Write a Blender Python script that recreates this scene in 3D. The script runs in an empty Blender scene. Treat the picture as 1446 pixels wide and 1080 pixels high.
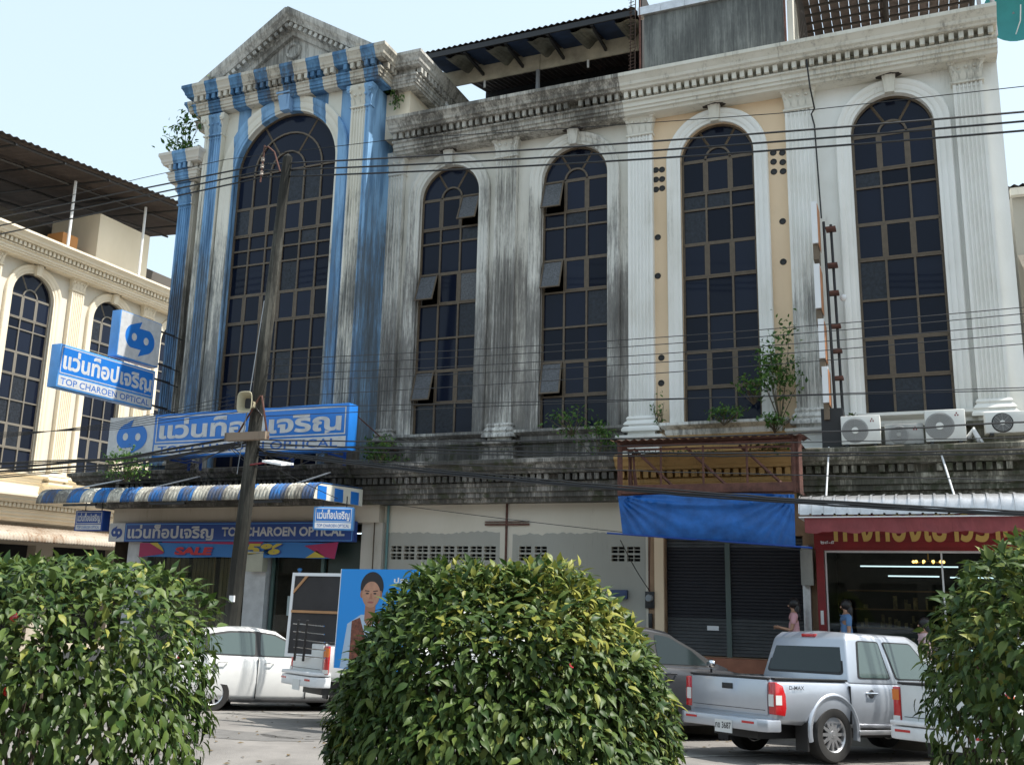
import bpy, bmesh, math, random
import numpy as np
from mathutils import Vector, Matrix, Euler
random.seed(7); rng = np.random.default_rng(7)
PI = math.pi; R = math.radians
SC = bpy.context.scene; COL = SC.collection
# ------------------------------------------------------------------ camera
yaw, pit, rol = .3996, .2133, .0226
F0 = Vector((-math.sin(yaw), math.cos(yaw), 0)); R0 = Vector((math.cos(yaw), math.sin(yaw), 0)); Z = Vector((0, 0, 1))
Fw = math.cos(pit)*F0 + math.sin(pit)*Z; U0 = -math.sin(pit)*F0 + math.cos(pit)*Z
Rt = math.cos(rol)*R0 + math.sin(rol)*U0; Up = -math.sin(rol)*R0 + math.cos(rol)*U0
cd = bpy.data.cameras.new('camera'); cam = bpy.data.objects.new('camera', cd); COL.objects.link(cam)
cam.matrix_world = Matrix(((Rt.x, Up.x, -Fw.x, 0), (Rt.y, Up.y, -Fw.y, -20), (Rt.z, Up.z, -Fw.z, 2.2), (0, 0, 0, 1)))
cd.sensor_width = 36; cd.lens = 36*1367/1446; cd.clip_end = 2000; SC.camera = cam
# ------------------------------------------------------------------ light
SUN_EL, SUN_AZ = R(58), R(14)           # azimuth measured from +X towards +Y
w = bpy.data.worlds.new('World'); SC.world = w; w.use_nodes = True
nt = w.node_tree; bg = nt.nodes['Background']
sky = nt.nodes.new('ShaderNodeTexSky'); sky.sky_type = 'NISHITA'; sky.sun_disc = False
sky.sun_elevation = SUN_EL; sky.sun_rotation = PI/2 - SUN_AZ
sky.air_density = 1.3; sky.dust_density = 3.0; sky.ozone_density = 1.0
hz = nt.nodes.new('ShaderNodeMix'); hz.data_type = 'RGBA'; hz.inputs[0].default_value = .68      # even pale veil of haze over the blue
hz.inputs[7].default_value = (3.0, 3.6, 3.85, 1); nt.links.new(sky.outputs[0], hz.inputs[6]); nt.links.new(hz.outputs[2], bg.inputs[0]); bg.inputs[1].default_value = 0.15
sd = bpy.data.lights.new('sun', 'SUN'); sd.energy = 3.6; sd.angle = R(.5); sd.color = (1, .965, .90)
so = bpy.data.objects.new('sun', sd); COL.objects.link(so)
sv = Vector((math.cos(SUN_EL)*math.cos(SUN_AZ), math.cos(SUN_EL)*math.sin(SUN_AZ), math.sin(SUN_EL)))
so.rotation_euler = sv.to_track_quat('Z', 'Y').to_euler()
SC.view_settings.view_transform = 'Standard'; SC.view_settings.look = 'None'
SC.view_settings.exposure = 0.98; SC.view_settings.gamma = 1; SC.view_settings.use_curve_mapping = False

# ------------------------------------------------------------------ materials
MATS = {}
def nodes(m): return m.node_tree.nodes, m.node_tree.links
def mat(name, col, rough=.6, metal=0, spec=.5, var=0.0, vscale=3, bump=0, bscale=40, emit=0, coat=0):
    if name in MATS: return MATS[name]
    m = bpy.data.materials.new(name); m.use_nodes = True; N, L = nodes(m); b = N['Principled BSDF']
    b.inputs['Base Color'].default_value = (*col, 1); b.inputs['Roughness'].default_value = rough
    b.inputs['Metallic'].default_value = metal; b.inputs['Specular IOR Level'].default_value = spec
    if coat: b.inputs['Coat Weight'].default_value = coat; b.inputs['Coat Roughness'].default_value = .05
    if emit: b.inputs['Emission Color'].default_value = (*col, 1); b.inputs['Emission Strength'].default_value = emit
    if var or bump:
        g = N.new('ShaderNodeNewGeometry')
        if var:
            n = N.new('ShaderNodeTexNoise'); n.inputs['Scale'].default_value = vscale; n.inputs['Detail'].default_value = 8
            n.inputs['Roughness'].default_value = .65
            L.new(g.outputs['Position'], n.inputs['Vector'])
            mp = N.new('ShaderNodeMapRange'); mp.inputs[1].default_value = .3; mp.inputs[2].default_value = .7
            mp.inputs[3].default_value = 1-var; mp.inputs[4].default_value = 1+var*.35
            L.new(n.outputs[0], mp.inputs[0])
            mx = N.new('ShaderNodeMix'); mx.data_type = 'RGBA'; mx.blend_type = 'MULTIPLY'; mx.inputs[0].default_value = 1
            mx.inputs[6].default_value = (*col, 1); L.new(mp.outputs[0], mx.inputs[7]); L.new(mx.outputs[2], b.inputs['Base Color'])
        if bump:
            n2 = N.new('ShaderNodeTexNoise'); n2.inputs['Scale'].default_value = bscale; n2.inputs['Detail'].default_value = 5
            L.new(g.outputs['Position'], n2.inputs['Vector'])
            bp = N.new('ShaderNodeBump'); bp.inputs['Strength'].default_value = bump; bp.inputs['Distance'].default_value = .02
            L.new(n2.outputs[0], bp.inputs['Height']); L.new(bp.outputs[0], b.inputs['Normal'])
    MATS[name] = m; return m

def grime(name, col, dirt=(.07, .066, .06), amount=.5, zr=None, amount2=None, stripes=None, blue=(.10, .27, .62), fine=1.0, moss=None, band=None, rough=.75):
    """weathered paint: vertical run-off streaks, blotches and specks of black mould in world space.
    amount at height zr[0], amount2 at zr[1]; stripes=(x0, period) paints vertical blue bands."""
    if name in MATS: return MATS[name]
    m = bpy.data.materials.new(name); m.use_nodes = True; N, L = nodes(m); b = N['Principled BSDF']
    b.inputs['Roughness'].default_value = rough; b.inputs['Specular IOR Level'].default_value = .25
    g = N.new('ShaderNodeNewGeometry'); P = g.outputs['Position']
    def noise(sx, sy, sz, scale, detail=7, ro=.6):
        mp = N.new('ShaderNodeMapping'); mp.inputs['Scale'].default_value = (sx, sy, sz); L.new(P, mp.inputs[0])
        n = N.new('ShaderNodeTexNoise'); n.inputs['Scale'].default_value = scale; n.inputs['Detail'].default_value = detail; n.inputs['Roughness'].default_value = ro
        L.new(mp.outputs[0], n.inputs['Vector']); return n.outputs[0]
    def math_(op, a, c=None, cl=False):
        n = N.new('ShaderNodeMath'); n.operation = op; n.use_clamp = cl
        for i, v in enumerate((a, c)):
            if v is None: continue
            if isinstance(v, (int, float)): n.inputs[i].default_value = v
            else: L.new(v, n.inputs[i])
        return n.outputs[0]
    def ramp(v, lo, hi):
        n = N.new('ShaderNodeMapRange'); n.interpolation_type = 'SMOOTHSTEP'
        L.new(v, n.inputs[0])
        for i, t in ((1, lo), (2, hi)):
            if isinstance(t, (int, float)): n.inputs[i].default_value = t
            else: L.new(t, n.inputs[i])
        return n.outputs[0]
    streak = noise(1, 1, .06, 7, 9, .7)
    blot = noise(1, 1, .5, .9, 6, .55)
    fin = noise(1, 1, .25, 22, 6, .7)
    hair = noise(1, 1, .03, 26, 5, .75)
    s = math_('ADD', math_('MULTIPLY', streak, .5), math_('MULTIPLY', blot, .5))
    s = math_('ADD', math_('MULTIPLY', s, .62), math_('MULTIPLY', math_('ADD', math_('MULTIPLY', fin, .35), math_('MULTIPLY', hair, .65)), .38))
    am = amount
    if zr is not None:
        sep = N.new('ShaderNodeSeparateXYZ'); L.new(P, sep.inputs[0])
        k = N.new('ShaderNodeMapRange'); L.new(sep.outputs[2], k.inputs[0])
        k.inputs[1].default_value = zr[0]; k.inputs[2].default_value = zr[1]; k.inputs[3].default_value = amount; k.inputs[4].default_value = amount2
        am = k.outputs[0]
    # threshold goes from .72 (clean) to .32 (all dirty)
    thr = math_('SUBTRACT', .64, math_('MULTIPLY', am, .22))
    dm = ramp(s, math_('SUBTRACT', thr, .035), math_('ADD', thr, .085))
    core = ramp(s, math_('ADD', thr, .06), math_('ADD', thr, .17))
    chalk = math_('MULTIPLY', ramp(hair, .56, .66), ramp(noise(1, 1, .1, 2.3, 4), .42, .6))
    dm = math_('MULTIPLY', dm, math_('SUBTRACT', .84, math_('MULTIPLY', chalk, .45)))
    # pale secondary dinginess
    dm2 = ramp(blot, .35, .75)
    base = N.new('ShaderNodeMix'); base.data_type = 'RGBA'; base.inputs[6].default_value = (*col, 1)
    base.inputs[7].default_value = (col[0]*.72, col[1]*.70, col[2]*.64, 1); L.new(math_('MULTIPLY', dm2, .6 if not isinstance(am, float) or am > .15 else .35), base.inputs[0])
    out = base.outputs[2]
    if stripes:
        sp = N.new('ShaderNodeSeparateXYZ'); L.new(P, sp.inputs[0])
        f = math_('FRACT', math_('MULTIPLY', math_('ADD', sp.outputs[0], -stripes[0]), 1/stripes[1]))
        isb = math_('LESS_THAN', f, stripes[2] if len(stripes) > 2 else .5)
        mx = N.new('ShaderNodeMix'); mx.data_type = 'RGBA'; L.new(isb, mx.inputs[0]); L.new(out, mx.inputs[6])
        bl = N.new('ShaderNodeMix'); bl.data_type = 'RGBA'; bl.inputs[6].default_value = (*blue, 1); bl.inputs[7].default_value = (blue[0]*.45, blue[1]*.5, blue[2]*.55, 1)
        L.new(ramp(noise(1, 1, .15, 3.2), .38, .62), bl.inputs[0]); L.new(bl.outputs[2], mx.inputs[7]); out = mx.outputs[2]
    mx = N.new('ShaderNodeMix'); mx.data_type = 'RGBA'; L.new(dm, mx.inputs[0]); L.new(out, mx.inputs[6]); mx.inputs[7].default_value = (*dirt, 1); out = mx.outputs[2]
    mx = N.new('ShaderNodeMix'); mx.data_type = 'RGBA'; L.new(math_('MULTIPLY', core, .55), mx.inputs[0]); L.new(out, mx.inputs[6]); mx.inputs[7].default_value = (dirt[0]*.3, dirt[1]*.3, dirt[2]*.3, 1); out = mx.outputs[2]
    if moss:
        mm = ramp(noise(1, 1, 1, 4.5, 8), .60-moss*.15, .68-moss*.1)
        mx = N.new('ShaderNodeMix'); mx.data_type = 'RGBA'; L.new(math_('MULTIPLY', mm, .8), mx.inputs[0]); L.new(out, mx.inputs[6]); mx.inputs[7].default_value = (.045, .05, .025, 1); out = mx.outputs[2]
    L.new(out, b.inputs['Base Color'])
    bp = N.new('ShaderNodeBump'); bp.inputs['Strength'].default_value = .35; bp.inputs['Distance'].default_value = .012
    L.new(fin, bp.inputs['Height']); L.new(bp.outputs[0], b.inputs['Normal'])
    MATS[name] = m; return m

M_grey_wall = grime('grey_wall_paint', (.70, .68, .62), dirt=(.17, .16, .15), amount=.92, zr=(9.2, 12.3), amount2=.0)
M_grey_trim = grime('grey_trim_paint', (.66, .65, .60), dirt=(.13, .125, .12), amount=.98, zr=(8.0, 13.0), amount2=.45)
M_grey_corn = grime('grey_cornice_paint', (.50, .48, .43), dirt=(.07, .066, .06), amount=.80)
M_ledge = grime('mossy_ledge', (.40, .37, .33), dirt=(.045, .044, .04), amount=1.0, moss=.4)
M_ledge_y = grime('yellow_ledge', (.46, .29, .12), dirt=(.07, .05, .035), amount=.42)
M_ledge_r = grime('right_ledge', (.47, .44, .36), dirt=(.05, .048, .035), amount=1.0, moss=.6)
M_white = grime('white_paint', (.80, .80, .77), dirt=(.36, .35, .32), amount=.30)
M_white_p = grime('white_pilaster_paint', (.80, .80, .77), dirt=(.20, .20, .19), amount=.62, zr=(8.2, 9.6), amount2=.12)
M_cream_corn = grime('cream_cornice_paint', (.68, .66, .59), dirt=(.24, .225, .20), amount=.42)
M_peach = grime('peach_paint', (.75, .58, .40), dirt=(.25, .16, .10), amount=.12)
M_stripe = grime('blue_striped_paint', (.70, .68, .60), dirt=(.10, .11, .115), amount=.85, zr=(10.0, 13.6), amount2=.05, stripes=(-16.85, .8), blue=(.22, .40, .62))
M_stripe_c = grime('blue_striped_cornice', (.55, .52, .45), dirt=(.09, .08, .07), amount=.55, stripes=(-16.85, .8), blue=(.12, .26, .44))  # stripe paint in darker tones; the cornice's shade is partly painted in
M_stripe_w = grime('wing_striped_paint', (.58, .55, .49), amount=.85, zr=(9.5, 12.5), amount2=.35, stripes=(-17.86, 1.5, .30), blue=(.17, .34, .56))
M_bluepaint = grime('light_blue_paint', (.25, .42, .66), dirt=(.10, .14, .2), amount=.15)
M_ped = grime('pediment_paint', (.56, .55, .51), dirt=(.13, .125, .115), amount=.75)
M_creamb = grime('cream_building_paint', (.76, .68, .54), dirt=(.4, .3, .2), amount=.05)
M_creambw = grime('cream_building_wall', (.66, .62, .54), dirt=(.35, .28, .2), amount=.05)
M_plaster = grime('ground_plaster', (.62, .57, .48), dirt=(.2, .18, .15), amount=.12)
M_cement = grime('bare_cement', (.36, .35, .31), dirt=(.2, .19, .17), amount=.15)
M_beige = grime('beige_beam', (.52, .46, .38), dirt=(.2, .13, .10), amount=.25)
M_conc = grime('weathered_board', (.20, .21, .20), dirt=(.08, .085, .085), amount=.9)
M_pole = grime('pole_concrete', (.13, .125, .105), dirt=(.014, .014, .012), amount=1.05)
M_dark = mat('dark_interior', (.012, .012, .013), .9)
M_glass = mat('tinted_glass', (.005, .009, .022), .06, spec=.17, bump=.04, bscale=1.5)
N, L = nodes(M_glass); oi = N.new('ShaderNodeObjectInfo'); cr = N.new('ShaderNodeValToRGB'); cr.color_ramp.elements[0].color = (.003, .005, .013, 1); cr.color_ramp.elements[1].color = (.012, .017, .034, 1)
L.new(oi.outputs['Random'], cr.inputs[0]); L.new(cr.outputs[0], N['Principled BSDF'].inputs['Base Color'])
M_dusty_sky = mat('dusty_sky_glass', (.10, .105, .115), .45, spec=.5, var=.7, vscale=26)  # grey stands for dust and for sky mirrored in the opened panes
M_bronze = mat('bronze_aluminium', (.115, .085, .055), .5, .1, var=.3, vscale=9)
M_cgreyframe = mat('grey_window_frame', (.20, .18, .15), .5, .2)
M_steel = mat('dark_steel', (.04, .04, .042), .5, .6)
M_rust = mat('rusty_steel', (.13, .055, .04), .8, var=.5, vscale=8, bump=.3)
M_wire = mat('cable_black', (.012, .012, .013), .5)
M_blue = mat('sign_blue', (.018, .17, .56), .35, var=.12, vscale=2)
M_bluel = mat('sign_blue_side', (.10, .32, .70), .4, var=.15, vscale=3)
M_navy = mat('sign_navy', (.012, .055, .26), .35)
M_signw = mat('sign_white', (.56, .57, .58), .4, var=.22, vscale=5)
M_letterw = mat('letter_white', (.74, .75, .76), .5)
M_letterb = mat('letter_blue', (.03, .13, .42), .5)
M_tarp = mat('blue_tarpaulin', (.012, .11, .38), .45, spec=.4, var=.45, vscale=3.2, bump=.9, bscale=6)
M_red = mat('red_fascia', (.22, .009, .012), .45, var=.25, vscale=4)
M_maroon = mat('maroon_valance', (.24, .05, .055), .7, var=.3)
M_gold = mat('gold_letters', (.55, .36, .10), .5)
M_galv = mat('galvanised_sheet', (.62, .62, .63), .32, .7, var=.25, vscale=6)
M_whitemetal = mat('white_painted_metal', (.72, .73, .74), .4, var=.15)
M_brownroof = mat('brown_corrugated', (.055, .042, .038), .8, var=.4)
M_fascia = mat('cream_fascia_board', (.50, .46, .36), .8, var=.4, vscale=2.5)
M_bluesoffit = mat('blue_soffit', (.015, .035, .085), .8, var=.5)
M_tile = mat('clay_roof_tile', (.17, .13, .11), .85, var=.5, vscale=5)
M_ac = mat('aircon_casing', (.68, .68, .64), .5, var=.12)
M_ac2 = mat('aircon_casing_old', (.38, .38, .36), .6, var=.3)
M_grille = mat('fan_grille', (.27, .27, .26), .6)
M_terra = mat('terracotta_tile', (.32, .13, .075), .6, var=.25, vscale=3)
M_black = mat('black_plastic', (.015, .015, .016), .5)
M_tyre = mat('tyre_rubber', (.022, .021, .02), .85, var=.3, vscale=9)
M_alloy = mat('alloy', (.62, .62, .63), .3, .8)
M_lampr = mat('lamp_red', (.45, .012, .015), .15, spec=.6, coat=.5)
M_lampc = mat('lamp_clear', (.62, .62, .6), .15, spec=.6)
M_lampo = mat('lamp_orange', (.60, .16, .02), .2)
M_wood = mat('timber', (.45, .24, .11), .7, var=.2)

# ------------------------------------------------------------------ mesh helpers
OFF = {}
def link(o, parent=None):
    COL.objects.link(o)
    if parent is not None: o.parent = parent
    return o
def props(o, label=None, cat=None, group=None, kind=None):
    for k, v in (('label', label), ('category', cat), ('group', group), ('kind', kind)):
        if v: o[k] = v
    return o
def thing(name, label, cat, loc=(0, 0, 0), rot=(0, 0, 0), group=None, local=False):
    o = bpy.data.objects.new(name, None); link(o); o.location = loc; o.rotation_euler = rot; o.empty_display_size = .2
    OFF[o.name] = Vector((0, 0, 0)) if local else Vector(loc)
    return props(o, label, cat, group)
class MB:
    def __init__(s): s.v = []; s.f = []; s.m = Matrix.Identity(4)
    def add(s, vs, fs):
        n = len(s.v); s.v += [tuple(s.m @ Vector(p)) for p in vs]; s.f += [tuple(i+n for i in f) for f in fs]; return s
    def box(s, x0, x1, y0, y1, z0, z1):
        return s.add([(x0,y0,z0),(x1,y0,z0),(x1,y1,z0),(x0,y1,z0),(x0,y0,z1),(x1,y0,z1),(x1,y1,z1),(x0,y1,z1)],
                     [(0,3,2,1),(4,5,6,7),(0,1,5,4),(1,2,6,5),(2,3,7,6),(3,0,4,7)])
    def quad(s, *p): return s.add(p, [tuple(range(len(p)))])
    def tube(s, p, q, r, n=8, r2=None):
        p = Vector(p); q = Vector(q); d = (q-p).normalized(); a = d.orthogonal().normalized(); b = d.cross(a); r2 = r if r2 is None else r2
        vs = []
        for c, rr in ((p, r), (q, r2)):
            for i in range(n):
                t = 2*PI*(i+.5)/n; vs.append(tuple(c + a*math.cos(t)*rr + b*math.sin(t)*rr))
        return s.add(vs, [(i, (i+1) % n, n+(i+1) % n, n+i) for i in range(n)] + [tuple(range(n-1, -1, -1)), tuple(range(n, 2*n))])
    def path(s, pts, r, n=6):
        pts = [Vector(p) for p in pts]; vs = []; k = len(pts); a = None
        for i, p in enumerate(pts):
            d = (pts[min(i+1, k-1)] - pts[max(i-1, 0)]).normalized()
            if a is None: a = d.orthogonal().normalized()
            a = (a - d*a.dot(d)).normalized(); b = d.cross(a)
            rr = r[i] if isinstance(r, (list, tuple)) else r
            for j in range(n):
                t = 2*PI*j/n; vs.append(tuple(p + a*math.cos(t)*rr + b*math.sin(t)*rr))
        fs = [(i*n+j, i*n+(j+1) % n, (i+1)*n+(j+1) % n, (i+1)*n+j) for i in range(k-1) for j in range(n)]
        return s.add(vs, fs + [tuple(range(n-1, -1, -1)), tuple((k-1)*n+j for j in range(n))])
    def prism(s, poly, y0, y1):            # poly in (x, z), extruded along y
        n = len(poly)
        return s.add([(x, y0, z) for x, z in poly] + [(x, y1, z) for x, z in poly],
                     [tuple(range(n)), tuple(range(2*n-1, n-1, -1))] + [(i, n+i, n+(i+1) % n, (i+1) % n) for i in range(n)])
    def zprism(s, poly, z0, z1):           # poly in (x, y)
        n = len(poly)
        return s.add([(x, y, z0) for x, y in poly] + [(x, y, z1) for x, y in poly],
                     [tuple(range(n-1, -1, -1)), tuple(range(n, 2*n))] + [(i, (i+1) % n, n+(i+1) % n, n+i) for i in range(n)])
    def sweep(s, path, prof, caps=True):   # path in (x, y), outward = right hand of travel; prof = (out, z)
        k = len(path); n = len(prof); P = [Vector(p) for p in path]; vs = []
        for i in range(k):
            ns = []
            if i > 0: d = (P[i]-P[i-1]).normalized(); ns.append(Vector((d.y, -d.x)))
            if i < k-1: d = (P[i+1]-P[i]).normalized(); ns.append(Vector((d.y, -d.x)))
            nn = ns[0] if len(ns) == 1 else (ns[0]+ns[1])/(1+ns[0].dot(ns[1]))
            for o, z in prof: vs.append((P[i].x+nn.x*o, P[i].y+nn.y*o, z))
        fs = [(i*n+j, (i+1)*n+j, (i+1)*n+j+1, i*n+j+1) for i in range(k-1) for j in range(n-1)]
        if caps: fs += [tuple(range(n-1, -1, -1)), tuple((k-1)*n+j for j in range(n))]
        return s.add(vs, fs)
    def lathe(s, prof, n=24, axis='z', c=(0, 0, 0), caps=True):   # prof = (r, h)
        vs = []; k = len(prof)
        for r, h in prof:
            for i in range(n):
                t = 2*PI*i/n; a, b = r*math.cos(t), r*math.sin(t)
                p = (a, b, h) if axis == 'z' else ((a, h, b) if axis == 'y' else (h, a, b))
                vs.append((p[0]+c[0], p[1]+c[1], p[2]+c[2]))
        fs = [(i*n+j, i*n+(j+1) % n, (i+1)*n+(j+1) % n, (i+1)*n+j) for i in range(k-1) for j in range(n)]
        if caps and prof[0][0] > 1e-5: fs.append(tuple(range(n)))
        if caps and prof[-1][0] > 1e-5: fs.append(tuple((k-1)*n+j for j in range(n)))
        return s.add(vs, fs)
    def sphere(s, c, r, n=10, sq=(1, 1, 1)):
        pr = [(max(1e-6, math.sin(PI*i/(n//2+1))), -math.cos(PI*i/(n//2+1))) for i in range(n//2+2)]
        m0 = s.m; s.m = m0 @ Matrix.Translation(c) @ Matrix.Diagonal((r*sq[0], r*sq[1], r*sq[2], 1)); s.lathe(pr, n); s.m = m0; return s
    def arch(s, cx, zs, zb, prof, n=20, rx=None):  # prof = (radius, y); legs from zb to zs then semicircle
        vs = []; k = len(prof)
        st = [(-1, 0, zb), (-1, 0, zs)] + [(-math.cos(PI*i/n), math.sin(PI*i/n), None) for i in range(1, n)] + [(1, 0, zs), (1, 0, zb)]
        for c, sn, z in st:
            for r, y in prof: vs.append((cx + c*r, y, z if z is not None else zs + sn*r))
        fs = [(i*k+j, i*k+j+1, (i+1)*k+j+1, (i+1)*k+j) for i in range(len(st)-1) for j in range(k-1)]
        return s.add(vs, fs)
    def mesh(s, name, off=None, smooth=False, angle=35, merge=False):
        me = bpy.data.meshes.new(name)
        vs = s.v if off is None else [(a-off[0], b-off[1], c-off[2]) for a, b, c in s.v]
        me.from_pydata(vs, [], s.f); bm = bmesh.new(); bm.from_mesh(me)
        if merge: bmesh.ops.remove_doubles(bm, verts=bm.verts, dist=1e-4)
        bmesh.ops.recalc_face_normals(bm, faces=bm.faces); bm.to_mesh(me); bm.free()
        if smooth: me.shade_smooth(); me.set_sharp_from_angle(angle=R(angle))
        return me
    def build(s, name, m, parent=None, smooth=False, angle=35, loc=None, label=None, kind=None, merge=False, bevel=0):
        off = OFF[parent.name] if parent is not None else (Vector(loc) if loc is not None else Vector((0, 0, 0)))
        me = s.mesh(name, off, smooth, angle, merge or bevel > 0)
        for mm in (m if isinstance(m, (list, tuple)) else (m,)): me.materials.append(mm)
        o = bpy.data.objects.new(name, me); link(o, parent)
        if parent is None: o.location = off
        OFF[o.name] = off
        if bevel: bake(o, bevel=bevel)
        return props(o, label=label, kind=kind)
def put(me, name, parent, loc=(0, 0, 0), rot=None, off=True):
    o = bpy.data.objects.new(name, me); link(o, parent)
    o.location = Vector(loc) - (OFF[parent.name] if (off and parent) else Vector((0, 0, 0)))
    if rot: o.rotation_euler = rot
    return o
def bake(o, bevel=0, cuts=(), sub=0, angle=30, seg=2):
    """apply modifiers by evaluating the object"""
    for c in cuts:
        b = o.modifiers.new('b', 'BOOLEAN'); b.object = c; b.operation = 'DIFFERENCE'; b.solver = 'EXACT'; b.material_mode = 'TRANSFER'
    if bevel:
        b = o.modifiers.new('v', 'BEVEL'); b.width = bevel; b.segments = seg; b.limit_method = 'ANGLE'; b.angle_limit = R(angle); b.harden_normals = False
    if sub:
        b = o.modifiers.new('s', 'SUBSURF'); b.levels = sub; b.render_levels = sub
    bpy.context.view_layer.update()
    dg = bpy.context.evaluated_depsgraph_get(); me = bpy.data.meshes.new_from_object(o.evaluated_get(dg))
    o.modifiers.clear(); old = o.data; o.data = me
    me.shade_smooth(); me.set_sharp_from_angle(angle=R(38))
    return o
def wall_holes(mb, x0, x1, z0, z1, holes, y, depth):
    xs = sorted({x0, x1, *[h[0] for h in holes], *[h[1] for h in holes]}); zs = sorted({z0, z1, *[h[2] for h in holes], *[h[3] for h in holes]})
    for i in range(len(xs)-1):
        for j in range(len(zs)-1):
            cx, cz = (xs[i]+xs[i+1])/2, (zs[j]+zs[j+1])/2
            if any(h[0] < cx < h[1] and h[2] < cz < h[3] for h in holes): continue
            mb.quad((xs[i], y, zs[j]), (xs[i+1], y, zs[j]), (xs[i+1], y, zs[j+1]), (xs[i], y, zs[j+1]))
    for a, b, c, d in holes:
        mb.quad((a, y, c), (b, y, c), (b, y+depth, c), (a, y+depth, c)); mb.quad((a, y, d), (b, y, d), (b, y+depth, d), (a, y+depth, d))
        mb.quad((a, y, c), (a, y+depth, c), (a, y+depth, d), (a, y, d)); mb.quad((b, y, c), (b, y+depth, c), (b, y+depth, d), (b, y, d))
def arched_wall(mb, x0, x1, z0, z1, cx, r, zb, zs, y, depth=.3, n=20):
    q = mb.quad
    if x0 < cx-r: q((x0, y, z0), (cx-r, y, z0), (cx-r, y, z1), (x0, y, z1))
    if x1 > cx+r: q((cx+r, y, z0), (x1, y, z0), (x1, y, z1), (cx+r, y, z1))
    q((cx-r, y, z0), (cx+r, y, z0), (cx+r, y, zb), (cx-r, y, zb))
    A = [(cx-r*math.cos(PI*i/n), zs+r*math.sin(PI*i/n)) for i in range(n+1)]
    for a, b in zip(A, A[1:]): q((a[0], y, a[1]), (b[0], y, b[1]), (b[0], y, z1), (a[0], y, z1))
    mb.arch(cx, zs, zb, [(r, y), (r, y+depth)], n)
    q((cx-r, y, zb), (cx+r, y, zb), (cx+r, y+depth, zb), (cx-r, y+depth, zb))

def textmesh(body, offset=.02, extrude=0, res=3):
    c = bpy.data.curves.new('t', 'FONT'); c.body = body; c.size = 1; c.offset = offset; c.resolution_u = res
    o = bpy.data.objects.new('t', c); COL.objects.link(o); bpy.context.view_layer.update()
    me = bpy.data.meshes.new_from_object(o.evaluated_get(bpy.context.evaluated_depsgraph_get()))
    bpy.data.objects.remove(o)
    return me
def text(parent, body, u0, u1, v0, v1, place, m, offset=.02, name='lettering', italic=0):
    """flat lettering fitted into the rectangle u0..u1, v0..v1; place(u, v) -> point"""
    me = textmesh(body, offset); V = np.array([v.co[:2] for v in me.vertices])
    lo, hi = V.min(0), V.max(0); off = OFF[parent.name]
    for v, c in zip(me.vertices, V):
        a, b = (c-lo)/(hi-lo); a2 = a + italic*(b-.5)
        v.co = Vector(place(u0+(u1-u0)*a2, v0+(v1-v0)*b)) - off
    me.materials.clear(); me.materials.append(m); o = bpy.data.objects.new(name, me); link(o, parent); OFF[o.name] = off
    return o
def poly_part(parent, name, pts, place, m):
    mb = MB(); mb.add([place(*p) for p in pts], [tuple(range(len(pts)))]); return mb.build(name, m, parent)
def logo(parent, cu, cv, s, place, mb_, mw):
    def arc(cx, cy, r, a0, a1, n=14): return [(cx+r*math.cos(R(a0+(a1-a0)*i/n)), cy+r*math.sin(R(a0+(a1-a0)*i/n))) for i in range(n+1)]
    P = [(.04, .88)] + arc(-.36, .04, .62, 108, 250) + [(.10, -.52), (-.04, -.88)] + arc(.36, -.04, .62, -72, 70) + [(-.10, .52)]
    poly_part(parent, 'emblem', [(cu+a*s, cv+b*s) for a, b in P], place, mb_)
    for e in (-1, 1):
        poly_part(parent, 'emblem_eye', [(cu+e*.40*s+.17*s*math.cos(2*PI*i/16), cv-e*.02*s+.19*s*math.sin(2*PI*i/16)) for i in range(16)], place.front, mw)
class Pl:
    """maps (u, v) onto an upright plane; kind 'y' faces -y, kind 'x' faces +x"""
    def __init__(s, kind, d): s.k = kind; s.d = d
    def __call__(s, u, v): return (u, s.d, v) if s.k == 'y' else (s.d, u, v)
    @property
    def front(s): return Pl(s.k, s.d-.004 if s.k == 'y' else s.d+.004)

def zroad(y):
    if y > -9.5: return -.06*(min(y, -1.5)+5)
    return max(.27-(-9.5-y)*.02, .15)
# ================================================================== SETTING
mb = MB()
ys = [-400, -60, -30, -20, -16.2, -13, -11, -9.5, -8, -6.5, -5, -3.5, -1.5, 0, 60, 500]; xs = [-500, -60, -30, -20, -10, 0, 10, 30, 60, 500]
for i in range(len(xs)-1):
    for j in range(len(ys)-1):
        mb.quad(*[(x, y, zroad(y)) for x, y in ((xs[i], ys[j]), (xs[i+1], ys[j]), (xs[i+1], ys[j+1]), (xs[i], ys[j+1]))])
M_asph = mat('asphalt', (.215, .20, .185), .9, var=.38, vscale=.9, bump=.5, bscale=60)
N, L = nodes(M_asph)
o = mb.build('road', M_asph, kind='structure')
mb = MB()   # faded patch repairs, 4 mm proud
for (x, y, a, b) in ((-9.5, -8.6, 1.8, .55), (-3.4, -9.2, 1.2, .9), (-8.2, -7.2, .7, 1.3), (-1.5, -8.3, 2.4, .35)):
    P = [(x+a*math.cos(t)*(1+.1*math.sin(5*t)), y+b*math.sin(t)) for t in [2*PI*i/20 for i in range(20)]]
    mb.add([(p, q, zroad(q)+.004) for p, q in P], [tuple(range(20))])
mb.build('road_patch', mat('asphalt_patch', (.15, .143, .135), .95, var=.3, vscale=6, bump=.5, bscale=80), kind='structure')
mb = MB()   # parking bay lines
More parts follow.
